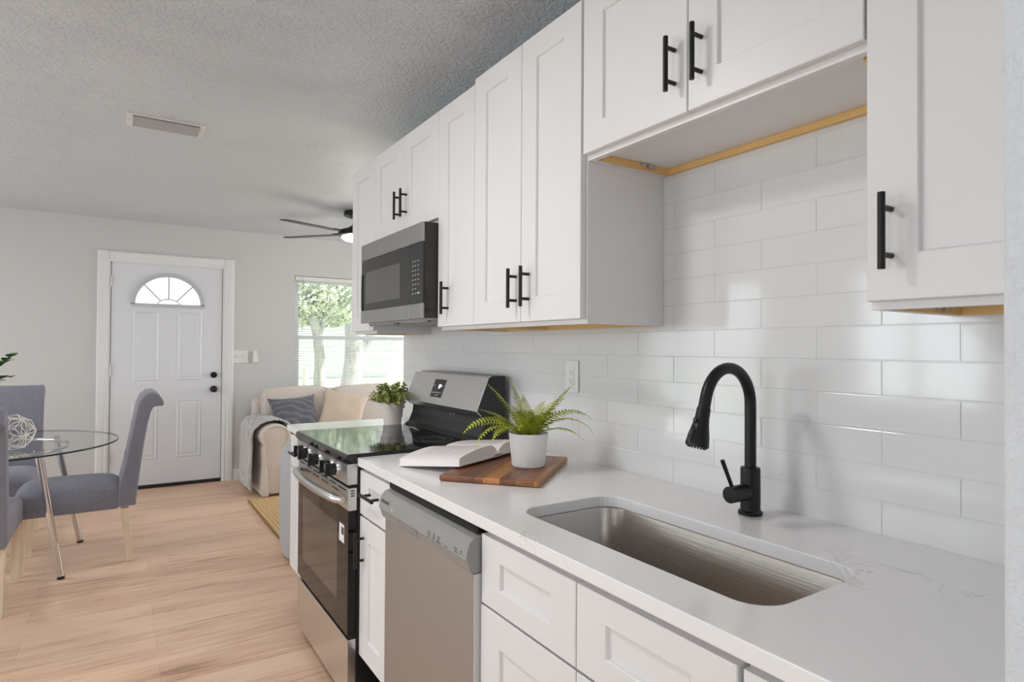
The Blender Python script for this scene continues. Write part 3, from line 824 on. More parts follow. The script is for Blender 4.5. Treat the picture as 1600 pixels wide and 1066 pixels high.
# back guard
gp = [(-.03, .9265), (-.175, .9265), (-.150, .945), (-.132, .985), (-.128, 1.010), (-.128, 1.022), (-.145, 1.03), (-.166, 1.052), (-.112, 1.186), (-.10, 1.192), (-.03, 1.192)]
bgd = obj('backguard', MB().prism(gp, 'y', RY0 + .004, RY1 - .004), 'black_plastic', rg, smooth=False)
fp = [(-.1455, 1.0285), (-.168, 1.051), (-.1135, 1.188), (-.10, 1.194), (-.098, 1.190), (-.110, 1.184), (-.163, 1.0525), (-.143, 1.032)]
obj('console', MB().prism(fp, 'y', RY0, RY1, .0012), 'steel', bgd, smooth=False)
up = Vector((.0545, 0, .137)).normalized(); nn = Vector((-up.z, 0, up.x))
def conplate(mb, y0, y1, a, b_, h, base_=Vector((-.168, 0, 1.051))):
    p = [base_ + up * a + nn * .0003, base_ + up * b_ + nn * .0003, base_ + up * b_ + nn * h, base_ + up * a + nn * h]
    mb.prism([(q.x, q.z) for q in p], 'y', y0, y1)
mb = MB(); conplate(mb, 2.466, 2.580, .032, .118, .0012); ds_ = obj('display', mb, 'screen', bgd, smooth=False)
mb = MB(); conplate(mb, 2.508, 2.522, .074, .094, .0017); conplate(mb, 2.498, 2.506, .080, .094, .0017); obj('clock', mb, 'clock_digits', ds_, smooth=False)
mb = MB()
for y, a in ((2.56, .084), (2.482, .084), (2.562, .05), (2.545, .05), (2.53, .052), (2.515, .052), (2.50, .052), (2.484, .052), (2.522, .04), (2.507, .04)): conplate(mb, y, y + .006, a, a + .005, .0016)
obj('display_lettering', mb, 'legend', ds_, smooth=False)
for y in (2.42, 2.39): obj('indicator', MB().box(-.1288, -.1276, y, y + .006, 1.012, 1.017), 'legend', bgd, smooth=False)

# ------------------------------------------------------------------ dishwasher
WY0, WY1 = 1.2535, 1.8235
dw = thing('dishwasher', 'stainless steel dishwasher with grey control panel below the counter', 'dishwasher', (-.35, (WY0 + WY1) / 2, 0))
obj('body', MB().box(-.628, -.02, WY0 + .004, WY1 - .004, .02, .862), 'dark_gap', dw, smooth=False)
obj('door_panel', MB().box(-.662, -.629, WY0 + .003, WY1, .10, .772, .002), 'steel_door', dw)
obj('door_edge', MB().box(-.6605, -.629, WY0, WY0 + .0028, .10, .772), 'edge_grey', dw)
pf = [(-.629, .7735), (-.666, .7735), (-.672, .779), (-.6765, .792), (-.679, .803), (-.684, .808), (-.681, .830), (-.674, .848), (-.664, .857), (-.650, .861), (-.629, .862)]
cpn = obj('control_panel', MB().prism(pf, 'y', WY0, WY1, .002), 'dw_plastic', dw, angle=20)
obj('pocket_handle', MB().prism([(-.672, .7775), (-.6785, .793), (-.6808, .8035), (-.6798, .804), (-.676, .794), (-.670, .779)], 'y', 1.545, 1.685), 'legend_grey', cpn, smooth=False)
obj('kick_plate', MB().box(-.60, -.585, WY0 + .004, WY1 - .004, .0005, .098), 'black_plastic', dw)
mb = MB(); mb.box(-.65, -.64, WY0 + .005, WY1 - .005, .866, .884)
obj('counter_gap_shade', mb, 'dark_gap', dw, smooth=False)  # near-black strip standing in for the shade under the counter
pr = (R(90 - 7.8), 0, R(-90))
tx = text('lettering', 'FRIGIDAIRE', 'legend_dark', cpn, (-.6826, 1.806, .8290), .0125, pr)
def dwmark(mb, y, z, w_, h):
    f_ = lambda zz: -.684 + (zz - .808) * (.003 / .022) - .0001
    mb.prism([(f_(z) - .0004, z), (f_(z + h) - .0004, z + h), (f_(z + h) + .001, z + h), (f_(z) + .001, z)], 'y', y, y + w_)
mb = MB()
for i in range(3):
    for j in range(4):
        dwmark(mb, 1.452 - i * .028, .8105 + j * .0045, .016 if i == 0 else .012, .0016)
for y, z, w_ in ((1.30, .8225, .016), (1.302, .818, .012), (1.30, .8135, .014), (1.276, .822, .009), (1.276, .817, .012), (1.385, .811, .03), (1.35, .8115, .02)): dwmark(mb, y, z, w_, .0018)
obj('button_lettering', mb, 'legend_dark', cpn, smooth=False)
mb = MB(); dwmark(mb, 1.715, .818, .009, .009); obj('badge', mb, 'gold_mark', cpn, smooth=False)

# ------------------------------------------------------------------ microwave
MY0, MY1, MX = 2.178, 2.894, -.381
mw = thing('microwave', 'stainless and black microwave hung under the cabinet above the cooker', 'microwave', (-.19, (MY0 + MY1) / 2, 1.42))
MZ0, MZ1 = 1.422, 1.803
obj('body', MB().box(-.3715, -.003, MY0, MY1, MZ0 + .004, MZ1, .002), 'mw_side', mw)
yk = 2.305                                       # door / control split
obj('top_trim', MB().box(MX, -.3718, yk + .001, MY1, 1.725, MZ1 - .001, .0015), 'steel_dim', mw)
obj('top_trim', MB().box(MX, -.3718, MY0, yk - .001, 1.725, MZ1 - .001, .0015), 'steel_dim', mw)
obj('bottom_trim', MB().box(MX, -.3718, yk + .001, MY1, MZ0, 1.482, .0015), 'steel_dim', mw)
obj('bottom_trim', MB().box(MX, -.3718, MY0, yk - .001, MZ0, 1.482, .0015), 'steel_dim', mw)
dg = obj('door', MB().box(MX + .002, -.3718, yk + .001, MY1, 1.4825, 1.7245, .001), 'mw_glass', mw)
obj('window', MB().box(MX + .0012, MX + .003, 2.408, 2.832, 1.515, 1.665, .0004), 'mw_window', dg)
obj('pocket_handle', MB().prism([(2.872, 1.655), (2.878, 1.66), (2.886, 1.655), (2.888, 1.57), (2.886, 1.49), (2.878, 1.485), (2.872, 1.49), (2.876, 1.57)], 'x', MX - .002, MX + .004), 'black_plastic', dg, smooth=False)
kp = obj('keypad', MB().box(MX + .002, -.3718, MY0, yk - .001, 1.4825, 1.7245, .001), 'mw_glass', mw)
mb = MB()
for j in range(8):
    for i in range(3):
        if j == 6 and i == 2: continue
        yy = 2.272 - i * .026; zz = 1.653 - j * .0185
        mb.box(MX + .0012, MX + .0022, yy - .0035, yy + .0035, zz - .0014, zz + .0014)
mb.box(MX + .0012, MX + .0022, 2.208, 2.228, 1.522, 1.527)
obj('key_legends', mb, 'legend', kp, smooth=False)
vb = MB().box(-.345, -.02, MY0 + .01, MY1 - .01, MZ0 - .006, MZ0 + .0035, .001)
for x in (-.30, -.20):
    vb.box(x - .04, x + .04, MY0 + .06, MY0 + .32, MZ0 - .010, MZ0 - .0062, .001); vb.box(x - .04, x + .04, MY1 - .32, MY1 - .06, MZ0 - .010, MZ0 - .0062, .001)
obj('bottom_plate', vb, 'vent_shade', mw, smooth=False)
for y in (MY0 + .03, (MY0 + MY1) / 2, MY1 - .02): obj('bumper', MB().cyl((-.335, y, MZ0 - .012), (-.335, y, MZ0 - .006), .006, seg=10), 'black_plastic', mw)

# ------------------------------------------------------------------ outlet on the tile
ou_ = thing('outlet', 'white wall outlet plate on the tile behind the fern', 'outlet', (0, 1.712, 1.207))
obj('plate', MB().box(-.0075, -.0012, 1.677, 1.748, 1.150, 1.264, .002), 'plastic_white', ou_)
obj('insert', MB().box(-.0092, -.0076, 1.696, 1.730, 1.174, 1.240, .0006), 'plastic_white', ou_)
mb = MB()
for z in (1.192, 1.222):
    mb.box(-.0095, -.0091, 1.704, 1.706, z - .005, z + .005); mb.box(-.0095, -.0091, 1.718, 1.720, z - .005, z + .005); mb.cyl((-.0095, 1.712, z - .009), (-.0091, 1.712, z - .009), .002, seg=8)
obj('slots', mb, 'legend_dark', ou_, smooth=False)

# ------------------------------------------------------------------ cutting board, book, fern
bc = Vector((-.3195, 1.641, CT)); ba = R(-49.2)     # board centre, direction of its near edge
BW, BL, BTH = .305, .415, .019
cb = tag(obj('cutting_board', MB().box(-BW / 2, BW / 2, -BL / 2, BL / 2, .0006, BTH, .006, 3), 'board_wood'), 'striped dark and orange wooden cutting board under the potted fern', 'cutting board')
cb.location = bc; cb.rotation_euler = (0, 0, ba)

# open book: local x across the spread, y along the spine (front end at y = 0)
bk = thing('open_book', 'thick open book leaning on the corner of the cutting board', 'book', (-.292, 1.752, CT))
BKW, BKH = .215, .245
bt_ = R(25)
def book_xf(x, y, z):
    lift = .0272 - .0245 * y / BKH + (.010 * x / BKW if x > 0 else 0)
    return Vector((-.292 + x * cos(bt_) - y * sin(bt_), 1.752 + x * sin(bt_) + y * cos(bt_), CT + lift + z))
def page_top(u):      # u: 0 spine .. 1 fore-edge
    return .010 + .030 * (u ** .35) * (1 - u) ** .8 * 1.35 + .013 * min(1, u * 6)
for sd, th in ((-1, 1.0), (1, .85)):
    nm = 'page_block'
    mb = MB(); n = 26
    def outline():
        top = [(sd * BKW * (k / n), page_top(k / n) * th) for k in range(n + 1)]
        bot = [(sd * BKW * (k / n), .0022 + .006 * max(0, 1 - k / n * 6)) for k in range(n, -1, -1)]
        return top + bot
    ol = outline()
    A = [mb.bm.verts.new(book_xf(x, 0, z)) for x, z in ol]; B = [mb.bm.verts.new(book_xf(x, BKH, z)) for x, z in ol]
    mb.bm.faces.new(A); mb.bm.faces.new(B[::-1])
    for k in range(len(ol)): mb.bm.faces.new((A[k], A[(k + 1) % len(ol)], B[(k + 1) % len(ol)], B[k]))
    pb = obj('page_block', mb, 'paper', bk, angle=30)
    lines = MB()       # faint printed lines
    for r in range(15):
        y = .025 + r * .0125; x0, x1 = .16, (.86 if r % 5 != 4 else .55)
        pts = [x0 + (x1 - x0) * k / 10 for k in range(11)]
        for a, b_ in zip(pts, pts[1:]):
            P = [book_xf(sd * BKW * a, y, page_top(a) * th + .0004), book_xf(sd * BKW * b_, y, page_top(b_) * th + .0004),
                 book_xf(sd * BKW * b_, y + .0028, page_top(b_) * th + .0004), book_xf(sd * BKW * a, y + .0028, page_top(a) * th + .0004)]
            lines.quad(*P)
    mat('print_grey', (.62, .58, .565), .7) if 'print_grey' not in M else None
    lo = obj('print', lines, 'print_grey', pb, smooth=False)
cv = MB()
for sd in (-1, 1):
    for k in range(10):
        a, b_ = sd * BKW * 1.02 * k / 10, sd * BKW * 1.02 * (k + 1) / 10
        q = [book_xf(a, -.003, 0), book_xf(b_, -.003, 0), book_xf(b_, BKH + .003, 0), book_xf(a, BKH + .003, 0)]
        up_ = Vector((0, 0, .0020)); v = [cv.bm.verts.new(p) for p in q] + [cv.bm.verts.new(p + up_) for p in q]
        for fce in ((0, 1, 2, 3), (4, 5, 6, 7), (0, 1, 5, 4), (1, 2, 6, 5), (2, 3, 7, 6), (3, 0, 4, 7)): cv.bm.faces.new([v[i] for i in fce])
bmesh.ops.remove_doubles(cv.bm, verts=cv.bm.verts, dist=1e-5)
obj('cover', cv, 'paper', bk, smooth=False)

# fern
fpx, fpy, fpz = -.273, 1.596, CT + BTH + .0006
fn = thing('potted_fern', 'bright green fern in a ribbed white pot on the cutting board', 'plant', (fpx, fpy, fpz))
pt = obj('pot', MB().lathe([(0, 0), (.049, 0), (.0515, .002), (.053, .006), (.0625, .103), (.0625, .105), (.0615, .106), (.059, .105), (.058, .095), (.0, .095)], (fpx, fpy, fpz), 56), 'pot_white', fn, angle=40)
obj('soil', MB().lathe([(0, .100), (.035, .099), (.0575, .0955)], (fpx, fpy, fpz), 28), 'soil', fn)
def frond(base, azim, L, rise, droop, wid, twist=0):
    """curved stem with paired leaflets"""
    mb = MB(); bm = mb.bm; n = 22; L *= 1.12; wid *= 1.45
    d = Vector((cos(azim), sin(azim), 0)); side0 = Vector((-sin(azim), cos(azim), 0))
    P = []; p = Vector(base); ang = rise
    for k in range(n + 1):
        P.append(p.copy()); a = ang - droop * (k / n) ** 1.5
        p = p + (d * cos(a) + Vector((0, 0, 1)) * sin(a)) * (L / n)
    mb.tube(P, [.0016 * (1 - .7 * k / n) for k in range(n + 1)], 6)
    for k in range(2, n):
        t_ = (P[k + 1] - P[k - 1]).normalized(); up = side0.cross(t_).normalized() * -1
        side = (side0 * cos(twist) + up * sin(twist))
        u = k / n; l = wid * (sin(pi * min(1, u * 1.08) ** .62) ** .8 + .12) * random.uniform(.9, 1.08)
        for s in (-1, 1):
            tip = P[k] + side * s * l + t_ * l * .38 - up * l * .18 * random.uniform(.5, 1.4)
            hw = t_ * (L / n) * .34
            mid = P[k] + side * s * l * .5 + t_ * l * .12 + up * l * .05
            vs = [bm.verts.new(q) for q in (P[k] - hw * .7, P[k] + hw * .7, mid + hw * .95, tip, mid - hw * .85)]
            bm.faces.new(vs)
    return mb
random.seed(4)
fr_ = [(150, .19, 64, 28, .021), (158, .165, 44, 42, .022), (168, .205, 40, 98, .025), (184, .20, 34, 112, .025), (200, .17, 36, 95, .024), (140, .13, 34, 60, .022),
       (105, .165, 80, 28, .022), (70, .13, 76, 40, .021), (-33, .19, 60, 22, .023), (-26, .215, 52, 112, .026), (-42, .20, 44, 112, .025), (-58, .15, 28, 70, .021), (-12, .15, 66, 55, .022),
       (215, .14, 62, 70, .023), (235, .12, 70, 65, .022), (255, .13, 64, 80, .022), (280, .12, 66, 70, .022), (305, .13, 60, 75, .022), (20, .12, 72, 50, .02), (190, .11, 78, 50, .021),
       (245, .09, 80, 40, .02), (330, .10, 74, 60, .02), (225, .15, 48, 95, .022), (270, .10, 50, 90, .02)]
for az, L, ri, dr_, wd in fr_:
    a = R(az); b0_ = (fpx + .016 * cos(a), fpy + .016 * sin(a), fpz + .097)
    fo = obj('frond', frond(b0_, a, L, R(ri), R(dr_), wd, random.uniform(-.35, .35)), 'fern', fn)

# bushy plant on the far counter
spx, spy = -.200, 2.925
su = thing('potted_shrublet', 'bushy green plant with yellowish leaf tips in a pale pink pot', 'plant', (spx, spy, CT + .0005))
obj('pot', MB().lathe([(0, 0), (.042, 0), (.044, .003), (.053, .083), (.059, .0835), (.0605, .088), (.0605, .113), (.059, .115), (.055, .115), (.053, .100), (0, .100)], (spx, spy, CT + .0005), 44), 'pot_pink', su, angle=40)
obj('soil', MB().lathe([(0, .106), (.03, .105), (.0525, .1015)], (spx, spy, CT + .0005), 24), 'soil', su)
random.seed(21)
mb = MB()
for q in range(72):
    a = random.uniform(0, 2 * pi); el = random.uniform(.15, 1.45); L = random.uniform(.06, .10)
    d = Vector((cos(a) * cos(el), sin(a) * cos(el), sin(el)))
    p0 = Vector((spx + .02 * cos(a), spy + .02 * sin(a), CT + .104)); p1 = p0 + d * L + Vector((0, 0, .01))
    mb.tube([p0, (p0 + p1) / 2 + Vector((0, 0, .008)), p1], [.0014, .0012, .0008], 5)
    for k in range(5):
        c = p0 + (p1 - p0) * (.45 + .55 * k / 4)
        for s in range(6):
            b_ = random.uniform(0, 2 * pi); o1 = d.orthogonal().normalized(); o2 = d.cross(o1)
            ld = (o1 * cos(b_) + o2 * sin(b_) + d * .7).normalized(); l = random.uniform(.013, .021); w2 = ld.cross(d).normalized() * l * .3
            mb.bm.faces.new([mb.bm.verts.new(v) for v in (c, c + ld * l * .5 + w2, c + ld * l + d * .002, c + ld * l * .5 - w2)])
obj('foliage', mb, 'succulent', su)

# ------------------------------------------------------------------ living room: sofa, throw, pillows, rug, armchair
def superbox(c, sx, sy, sz, e=.35, nu=28, nv=18, puff=0.0):
    """soft box: superellipsoid"""
    def sg(v, p): return math.copysign(abs(v) ** p, v)
    mb = MB()
    def f(u, v):
        th = 2 * pi * u; ph = -pi / 2 + pi * v
        return Vector((c[0] + sx / 2 * sg(cos(ph), e) * sg(cos(th), e), c[1] + sy / 2 * sg(cos(ph), e) * sg(sin(th), e), c[2] + sz / 2 * sg(sin(ph), e)))
    mb.grid(f, nu, nv, closed_u=True)
    bmesh.ops.remove_doubles(mb.bm, verts=mb.bm.verts, dist=1e-5)
    return mb
sf = thing('sofa', 'beige slipcovered two-seat sofa with rolled arms under the window', 'sofa', (.52, 5.98, 0))
SXL, SXR, SYF, SYB = -.345, 1.40, 5.57, 6.44
def arm_outline(x, mir=1):
    P = []
    for k in range(21):
        a = R(-40 + 260 * k / 20); P.append((x + mir * -.128 * cos(a) * -1 * 1, .520 + .105 * sin(a)))
    left = [(x - .105, .40), (x - .10, .25), (x - .115, .05), (x - .118, .02)]; right = [(x + .118, .02), (x + .115, .05), (x + .10, .25), (x + .105, .40)]
    return left[::-1] and (right + P + left)
for x in (SXL + .13, SXR - .13):
    a_ = obj('arm', MB().prism(arm_outline(x), 'y', SYF, SYB - .02, .018, 3), 'sofa_linen', sf, angle=60)
    pp = [(x + .112 * cos(R(-35 + 250 * k / 24)), SYF - .0015, .520 + .092 * sin(R(-35 + 250 * k / 24))) for k in range(25)]
    pp = [(x + .088, SYF - .001, .30), (x + .09, SYF - .001, .42)] + pp + [(x - .09, SYF - .001, .42), (x - .088, SYF - .001, .30)]
    obj('piping', MB().tube(pp, .005, 8), 'sofa_linen', a_)
    sk_ = MB()
    for s in (-1, 1):
        sk_.prism([(x + s * .118, .012), (x + s * .060, .012), (x + s * .075, .26), (x + s * .096, .30)], 'y', SYF - .022, SYF - .001, .006)
    obj('skirt_pleat', sk_, 'sofa_linen', a_, angle=60)
obj('base', MB().box(SXL + .255, SXR - .255, SYF + .02, SYB - .02, .02, .34, .02), 'sofa_linen', sf)
obj('back', MB().box(SXL + .06, SXR - .06, 6.27, SYB, .10, .80, .05, 4), 'sofa_linen', sf)
for x0, x1 in ((-.085, .515), (.535, 1.14)):
    obj('seat_cushion', superbox(((x0 + x1) / 2, 5.89, .405), x1 - x0, .66, .17, .28), 'sofa_linen', sf, angle=80)
for x0, x1 in ((-.225, .425), (.445, 1.10)):
    mb = superbox((0, 0, 0), x1 - x0, .20, .50, .30)
    for v in mb.bm.verts: v.co += Vector((0, .012, .02)) * noise.noise(v.co * 6)
    mb.xf(Matrix.Translation(((x0 + x1) / 2, 6.17, .665)) @ Matrix.Rotation(R(-8), 4, 'X'))
    obj('back_cushion', mb, 'sofa_linen', sf, angle=80)
def pillow(c, w_, h, t, tilt, yaw_, roll_, seed):
    mb = MB(); n = 18; M_ = Matrix.Translation(c) @ Matrix.Rotation(yaw_, 4, 'Z') @ Matrix.Rotation(tilt, 4, 'X') @ Matrix.Rotation(roll_, 4, 'Y')
    for s in (-1, 1):
        def f(u, v):
            a, b_ = u * 2 - 1, v * 2 - 1
            k = ((1 - a * a) * (1 - b_ * b_)); th = t / 2 * max(k, 0) ** .42
            pin = 1 - .13 * (1 - abs(b_) ** 2) * abs(a) ** 6; pin2 = 1 - .13 * (1 - abs(a) ** 2) * abs(b_) ** 6
            nz_ = noise.noise(Vector((a * 2.2 + seed, b_ * 2.2, s))) * .016 * k
            return M_ @ Vector((a * w_ / 2 * pin, s * (th + nz_), b_ * h / 2 * pin2))
        mb.grid(f, n, n)
    bmesh.ops.remove_doubles(mb.bm, verts=mb.bm.verts, dist=1e-4)
    return mb
tag(obj('throw_pillow', pillow((.035, 5.975, .655), .46, .38, .13, R(-22), R(8), R(-3), 1), 'pillow_blue', angle=80), 'slate blue patterned pillow at the left end of the sofa', 'pillow', 'pillows on the sofa')
tag(obj('throw_pillow', pillow((.485, 5.95, .665), .44, .44, .14, R(-24), R(-14), R(13), 5), 'beige_fabric', angle=80), 'plain beige pillow beside the slate blue one on the sofa', 'pillow', 'pillows on the sofa')
# fluffy throw hanging over the left arm
def throw():
    mb = MB(); ax = SXL + .13
    prof = [(ax + .155, .565), (ax + .135, .605), (ax + .10, .632), (ax + .05, .648), (ax, .653), (ax - .06, .648), (ax - .115, .62), (ax - .15, .57), (ax - .165, .50), (ax - .160, .40), (ax - .162, .30), (ax - .166, .20), (ax - .168, .12), (ax - .165, .05)]
    def f(u, v):
        t = u * (len(prof) - 1); i = min(int(t), len(prof) - 2); k = t - i
        x = prof[i][0] * (1 - k) + prof[i + 1][0] * k; z = prof[i][1] * (1 - k) + prof[i + 1][1] * k
        y = 5.66 + v * .58 + .05 * (1 - u) * (v - .5)
        fold = .016 * sin(v * 21 + 2 * u) * min(1, u * 2.0) + .012 * noise.noise(Vector((v * 14, u * 3, 3))) + .007 * noise.noise(Vector((v * 45, u * 14, 9)))
        out = -1 if u > .45 else -.3
        z2 = z + (0 if u > .5 else abs(fold) * .8) - (.05 * abs(sin(v * 9)) * (u > .93) * 0)
        if u > .96: z2 += .02 * noise.noise(Vector((v * 10, 0, 7)))
        return Vector((x + out * abs(fold) - .012 * (u > .5), y, z2))
    mb.grid(f, 90, 90)
    return mb
th_ = obj('throw_blanket', throw(), 'throw_fur', angle=80)
sd_ = th_.modifiers.new('solid', 'SOLIDIFY'); sd_.thickness = .014; sd_.offset = 0
tag(th_, 'fluffy grey and white throw draped over the left sofa arm', 'blanket')
rugt = thing('jute_rug', 'woven tan jute rug on the floor in front of the sofa', 'rug', (.5, 4.6, 0))
def rug_mesh(x0, x1, y0, y1, z0, z1):
    mb = MB(); ny, nx = 60, 2
    def f(u, v):
        y = y0 + (y1 - y0) * v; x = x0 + (x1 - x0) * u + (.006 * sin(v * 160) if u in (0, 1) else 0)
        return Vector((x, y, z1))
    mb.grid(f, nx, ny)
    ex = bmesh.ops.extrude_face_region(mb.bm, geom=mb.bm.faces[:])
    for v in [g for g in ex['geom'] if isinstance(g, bmesh.types.BMVert)]: v.co.z = z0
    return mb
obj('weave', rug_mesh(-.445, 1.45, 3.62, 5.52, .0005, .012), 'jute', rugt, smooth=False)
obj('edge_binding', MB().tube([(-.445, 3.62, .0065), (-.445, 5.52, .0065)], .006, 8), 'jute_edge', rugt)
# upholstered tub chair mostly hidden by the far base cabinet
ac = thing('tub_chair', 'pale grey upholstered tub chair just beyond the end of the kitchen units', 'armchair', (-.075, 3.88, .0125))
def tub():
    mb = MB(); cx, cy, r0, r1 = -.075, 3.88, .455, .36
    sect = [(r0 - .02, .03), (r0, .10), (r0 + .005, .35), (r0, .62), (r0 - .012, .675), (r0 - .045, .70), (r1 + .02, .695), (r1, .66), (r1 + .005, .45), (r1 + .03, .03)]
    n = 48; rows = []
    for k in range(n + 1):
        a = R(150 + 240 * k / n)
        rows.append([mb.bm.verts.new((cx + r * cos(a), cy + r * sin(a), z)) for r, z in sect])
    for A, B in zip(rows, rows[1:]):
        for i in range(len(sect)): mb.bm.faces.new((A[i], A[(i + 1) % len(sect)], B[(i + 1) % len(sect)], B[i]))
    mb.bm.faces.new(rows[0]); mb.bm.faces.new(rows[-1][::-1])
    return mb
obj('back', tub(), 'pale_grey_fabric', ac, angle=60)
obj('seat', MB().lathe([(0, .10), (.33, .10), (.352, .13), (.352, .38), (.33, .42), (.2, .435), (0, .44)], (-.075, 3.88, 0), 40), 'pale_grey_fabric', ac, angle=50)
for x, y in ((-.315, 3.65), (.165, 3.65), (-.315, 4.11), (.165, 4.11)):
    obj('leg', MB().cyl((x, y, .0125), (x, y, .105), .018, .024, seg=14), 'cover_dark', ac)

# ------------------------------------------------------------------ dining set
TX, TY, TR, TZ = -2.015, 4.455, .645, .745
dt = thing('dining_table', 'round glass dining table on slanted chrome legs', 'table', (TX, TY, 0))
gt = obj('glass_top', MB().lathe([(0, TZ - .010), (TR - .002, TZ - .010), (TR - .002, TZ), (0, TZ)], (TX, TY, 0), 96), 'table_glass', dt)
obj('polished_edge', MB().lathe([(TR - .0015, TZ - .010), (TR, TZ - .009), (TR, TZ - .001), (TR - .0015, TZ)], (TX, TY, 0), 96), 'glass_edge', gt)
rr = [(TX + .40 * cos(2 * pi * k / 48), TY + .40 * sin(2 * pi * k / 48), TZ - .026) for k in range(49)]
obj('ring_frame', MB().tube(rr, .011, 10, caps=False), 'chrome', dt)
legs = [((-1.737, 4.17), (-1.633, 4.226)), ((-1.70, 4.77), (-1.578, 4.945)), ((-2.29, 4.74), (-2.40, 4.69)), ((-2.33, 4.21), (-2.45, 3.98))]
for (x0, y0), (x1, y1) in legs:
    d = Vector((x1 - x0, y1 - y0, -.72)); top = Vector((x0, y0, TZ - .012)); bot = Vector((x1, y1, .012))
    lg = obj('leg', MB().cyl(bot, top, .0165, .0185, seg=22), 'chrome', dt)
    obj('foot', MB().cyl((x1, y1, .0005), bot + Vector((0, 0, .006)), .0185, .0175, seg=18), 'black_plastic', lg)
    obj('mounting_pad', MB().cyl((x0, y0, TZ - .0125), (x0, y0, TZ - .0103), .024, seg=20), 'chrome', lg)

def make_chair():
    t = thing('dining_chair', 'c', 'chair', (0, 0, 0), 'grey roll-back dining chairs at the glass table')
    # seat: facing +Y
    def seat():
        mb = MB(); W, D = .445, .50
        def P(u, v):
            x = (u - .5) * W; y = -.225 + v * D; k = (1 - (2 * u - 1) ** 4) * (1 - (2 * v - 1) ** 4)
            return Vector((x * (1 - .03 * (1 - v)), y, .452 + .045 * k ** .6))
        n = 16; bm = mb.bm
        V = [[bm.verts.new(P(i / n, j / n)) for j in range(n + 1)] for i in range(n + 1)]
        for i in range(n):
            for j in range(n): bm.faces.new((V[i][j], V[i + 1][j], V[i + 1][j + 1], V[i][j + 1]))
        border = [V[i][0] for i in range(n)] + [V[n][j] for j in range(n)] + [V[i][n] for i in range(n, 0, -1)] + [V[0][j] for j in range(n, 0, -1)]
        low = [bm.verts.new((v.co.x * .99, v.co.y, .325)) for v in border]; m_ = len(border)
        for k in range(m_): bm.faces.new((border[k], border[(k + 1) % m_], low[(k + 1) % m_], low[k]))
        bm.faces.new(low)
        bmesh.ops.recalc_face_normals(bm, faces=bm.faces)
        es = [e for e in bm.edges if len(e.link_faces) == 2 and e.calc_face_angle(0) > R(50)]
        bmesh.ops.bevel(bm, geom=es, offset=.014, segments=3, profile=.5, affect='EDGES')
        return mb
    obj('seat', seat(), 'grey_linen', t, angle=70)
    # back: side profile (y, z), scrolled over at the top
    front = [(-.212, .338), (-.226, .47), (-.246, .56), (-.268, .68), (-.285, .78), (-.302, .88), (-.315, .945), (-.335, .99), (-.365, 1.016), (-.40, 1.02), (-.43, 1.003), (-.449, .972), (-.455, .945)]
    rear = [(-.447, .934), (-.425, .935), (-.40, .930), (-.385, .90), (-.368, .82), (-.353, .72), (-.338, .60), (-.325, .48), (-.312, .338)]
    mb = MB().prism(front + rear, 'x', -.222, .222, .012, 3)
    bo = obj('backrest', mb, 'grey_linen', t, angle=50)
    for z, y in ((.62, -.2565), (.80, -.2895)):
        xs = (-.13, 0, .13) if z > .7 else (-.07, .07)
        for x in xs:
            obj('tuft_button', MB().add((lambda b: (bmesh.ops.create_uvsphere(b, u_segments=14, v_segments=8, radius=.012), b)[1])(bmesh.new()), Matrix.Translation((x, y - .001, z)) @ Matrix.Diagonal((1, .5, 1, 1))), 'grey_linen', bo)
    for x, y, sy in ((-.192, .238, .0), (.192, .238, .0), (-.192, -.255, -.03), (.192, -.255, -.03)):
        mb = MB(); a = .021; b_ = .0165; bm = mb.bm
        T = [bm.verts.new((x + sx * a, y + s2 * a, .326)) for sx, s2 in ((-1, -1), (1, -1), (1, 1), (-1, 1))]
        B = [bm.verts.new((x + sx * b_, y + sy + s2 * b_, .0005)) for sx, s2 in ((-1, -1), (1, -1), (1, 1), (-1, 1))]
        bm.faces.new(T); bm.faces.new(B[::-1])
        for k in range(4): bm.faces.new((T[k], T[(k + 1) % 4], B[(k + 1) % 4], B[k]))
        obj('leg', mb, 'leg_wood', t, bevel=.003, smooth=False)
    return t
ch = make_chair()
spots = [((-1.590, 4.565), 90, 'grey linen dining chair with its back toward the front door, side-on'),
         ((-2.035, 4.055), 0, 'grey linen dining chair nearest the camera at the left edge'),
         ((-2.045, 5.125), 180, 'grey linen dining chair behind the glass table, facing the kitchen')]
for i, ((x, y), a, lab) in enumerate(spots):
    c = ch if i == 0 else copy_tree(ch)
    c.location = (x, y, 0); c.rotation_euler = (0, 0, R(a)); c['label'] = lab
# wire ball on the glass
wb_ = MB(); t = bmesh.new(); bmesh.ops.create_icosphere(t, subdivisions=1, radius=.094); bmesh.ops.poke(t, faces=t.faces[:])
for v in t.verts: v.co = v.co.normalized() * .094
rotm = Matrix.Rotation(.6, 4, 'X') @ Matrix.Rotation(.4, 4, 'Y')
wc = Vector((-1.838, 4.15, TZ + .0975))
for e_ in t.edges:
    wb_.cyl(wc + rotm @ e_.verts[0].co, wc + rotm @ e_.verts[1].co, .0019, seg=7)
for v in t.verts:
    s2 = bmesh.new(); bmesh.ops.create_uvsphere(s2, u_segments=8, v_segments=6, radius=.0033); wb_.add(s2, Matrix.Translation(wc + rotm @ v.co))
t.free()
tag(obj('wire_ball', wb_, 'wire_white'), 'off-white geometric wire ball on the glass dining table', 'ornament')
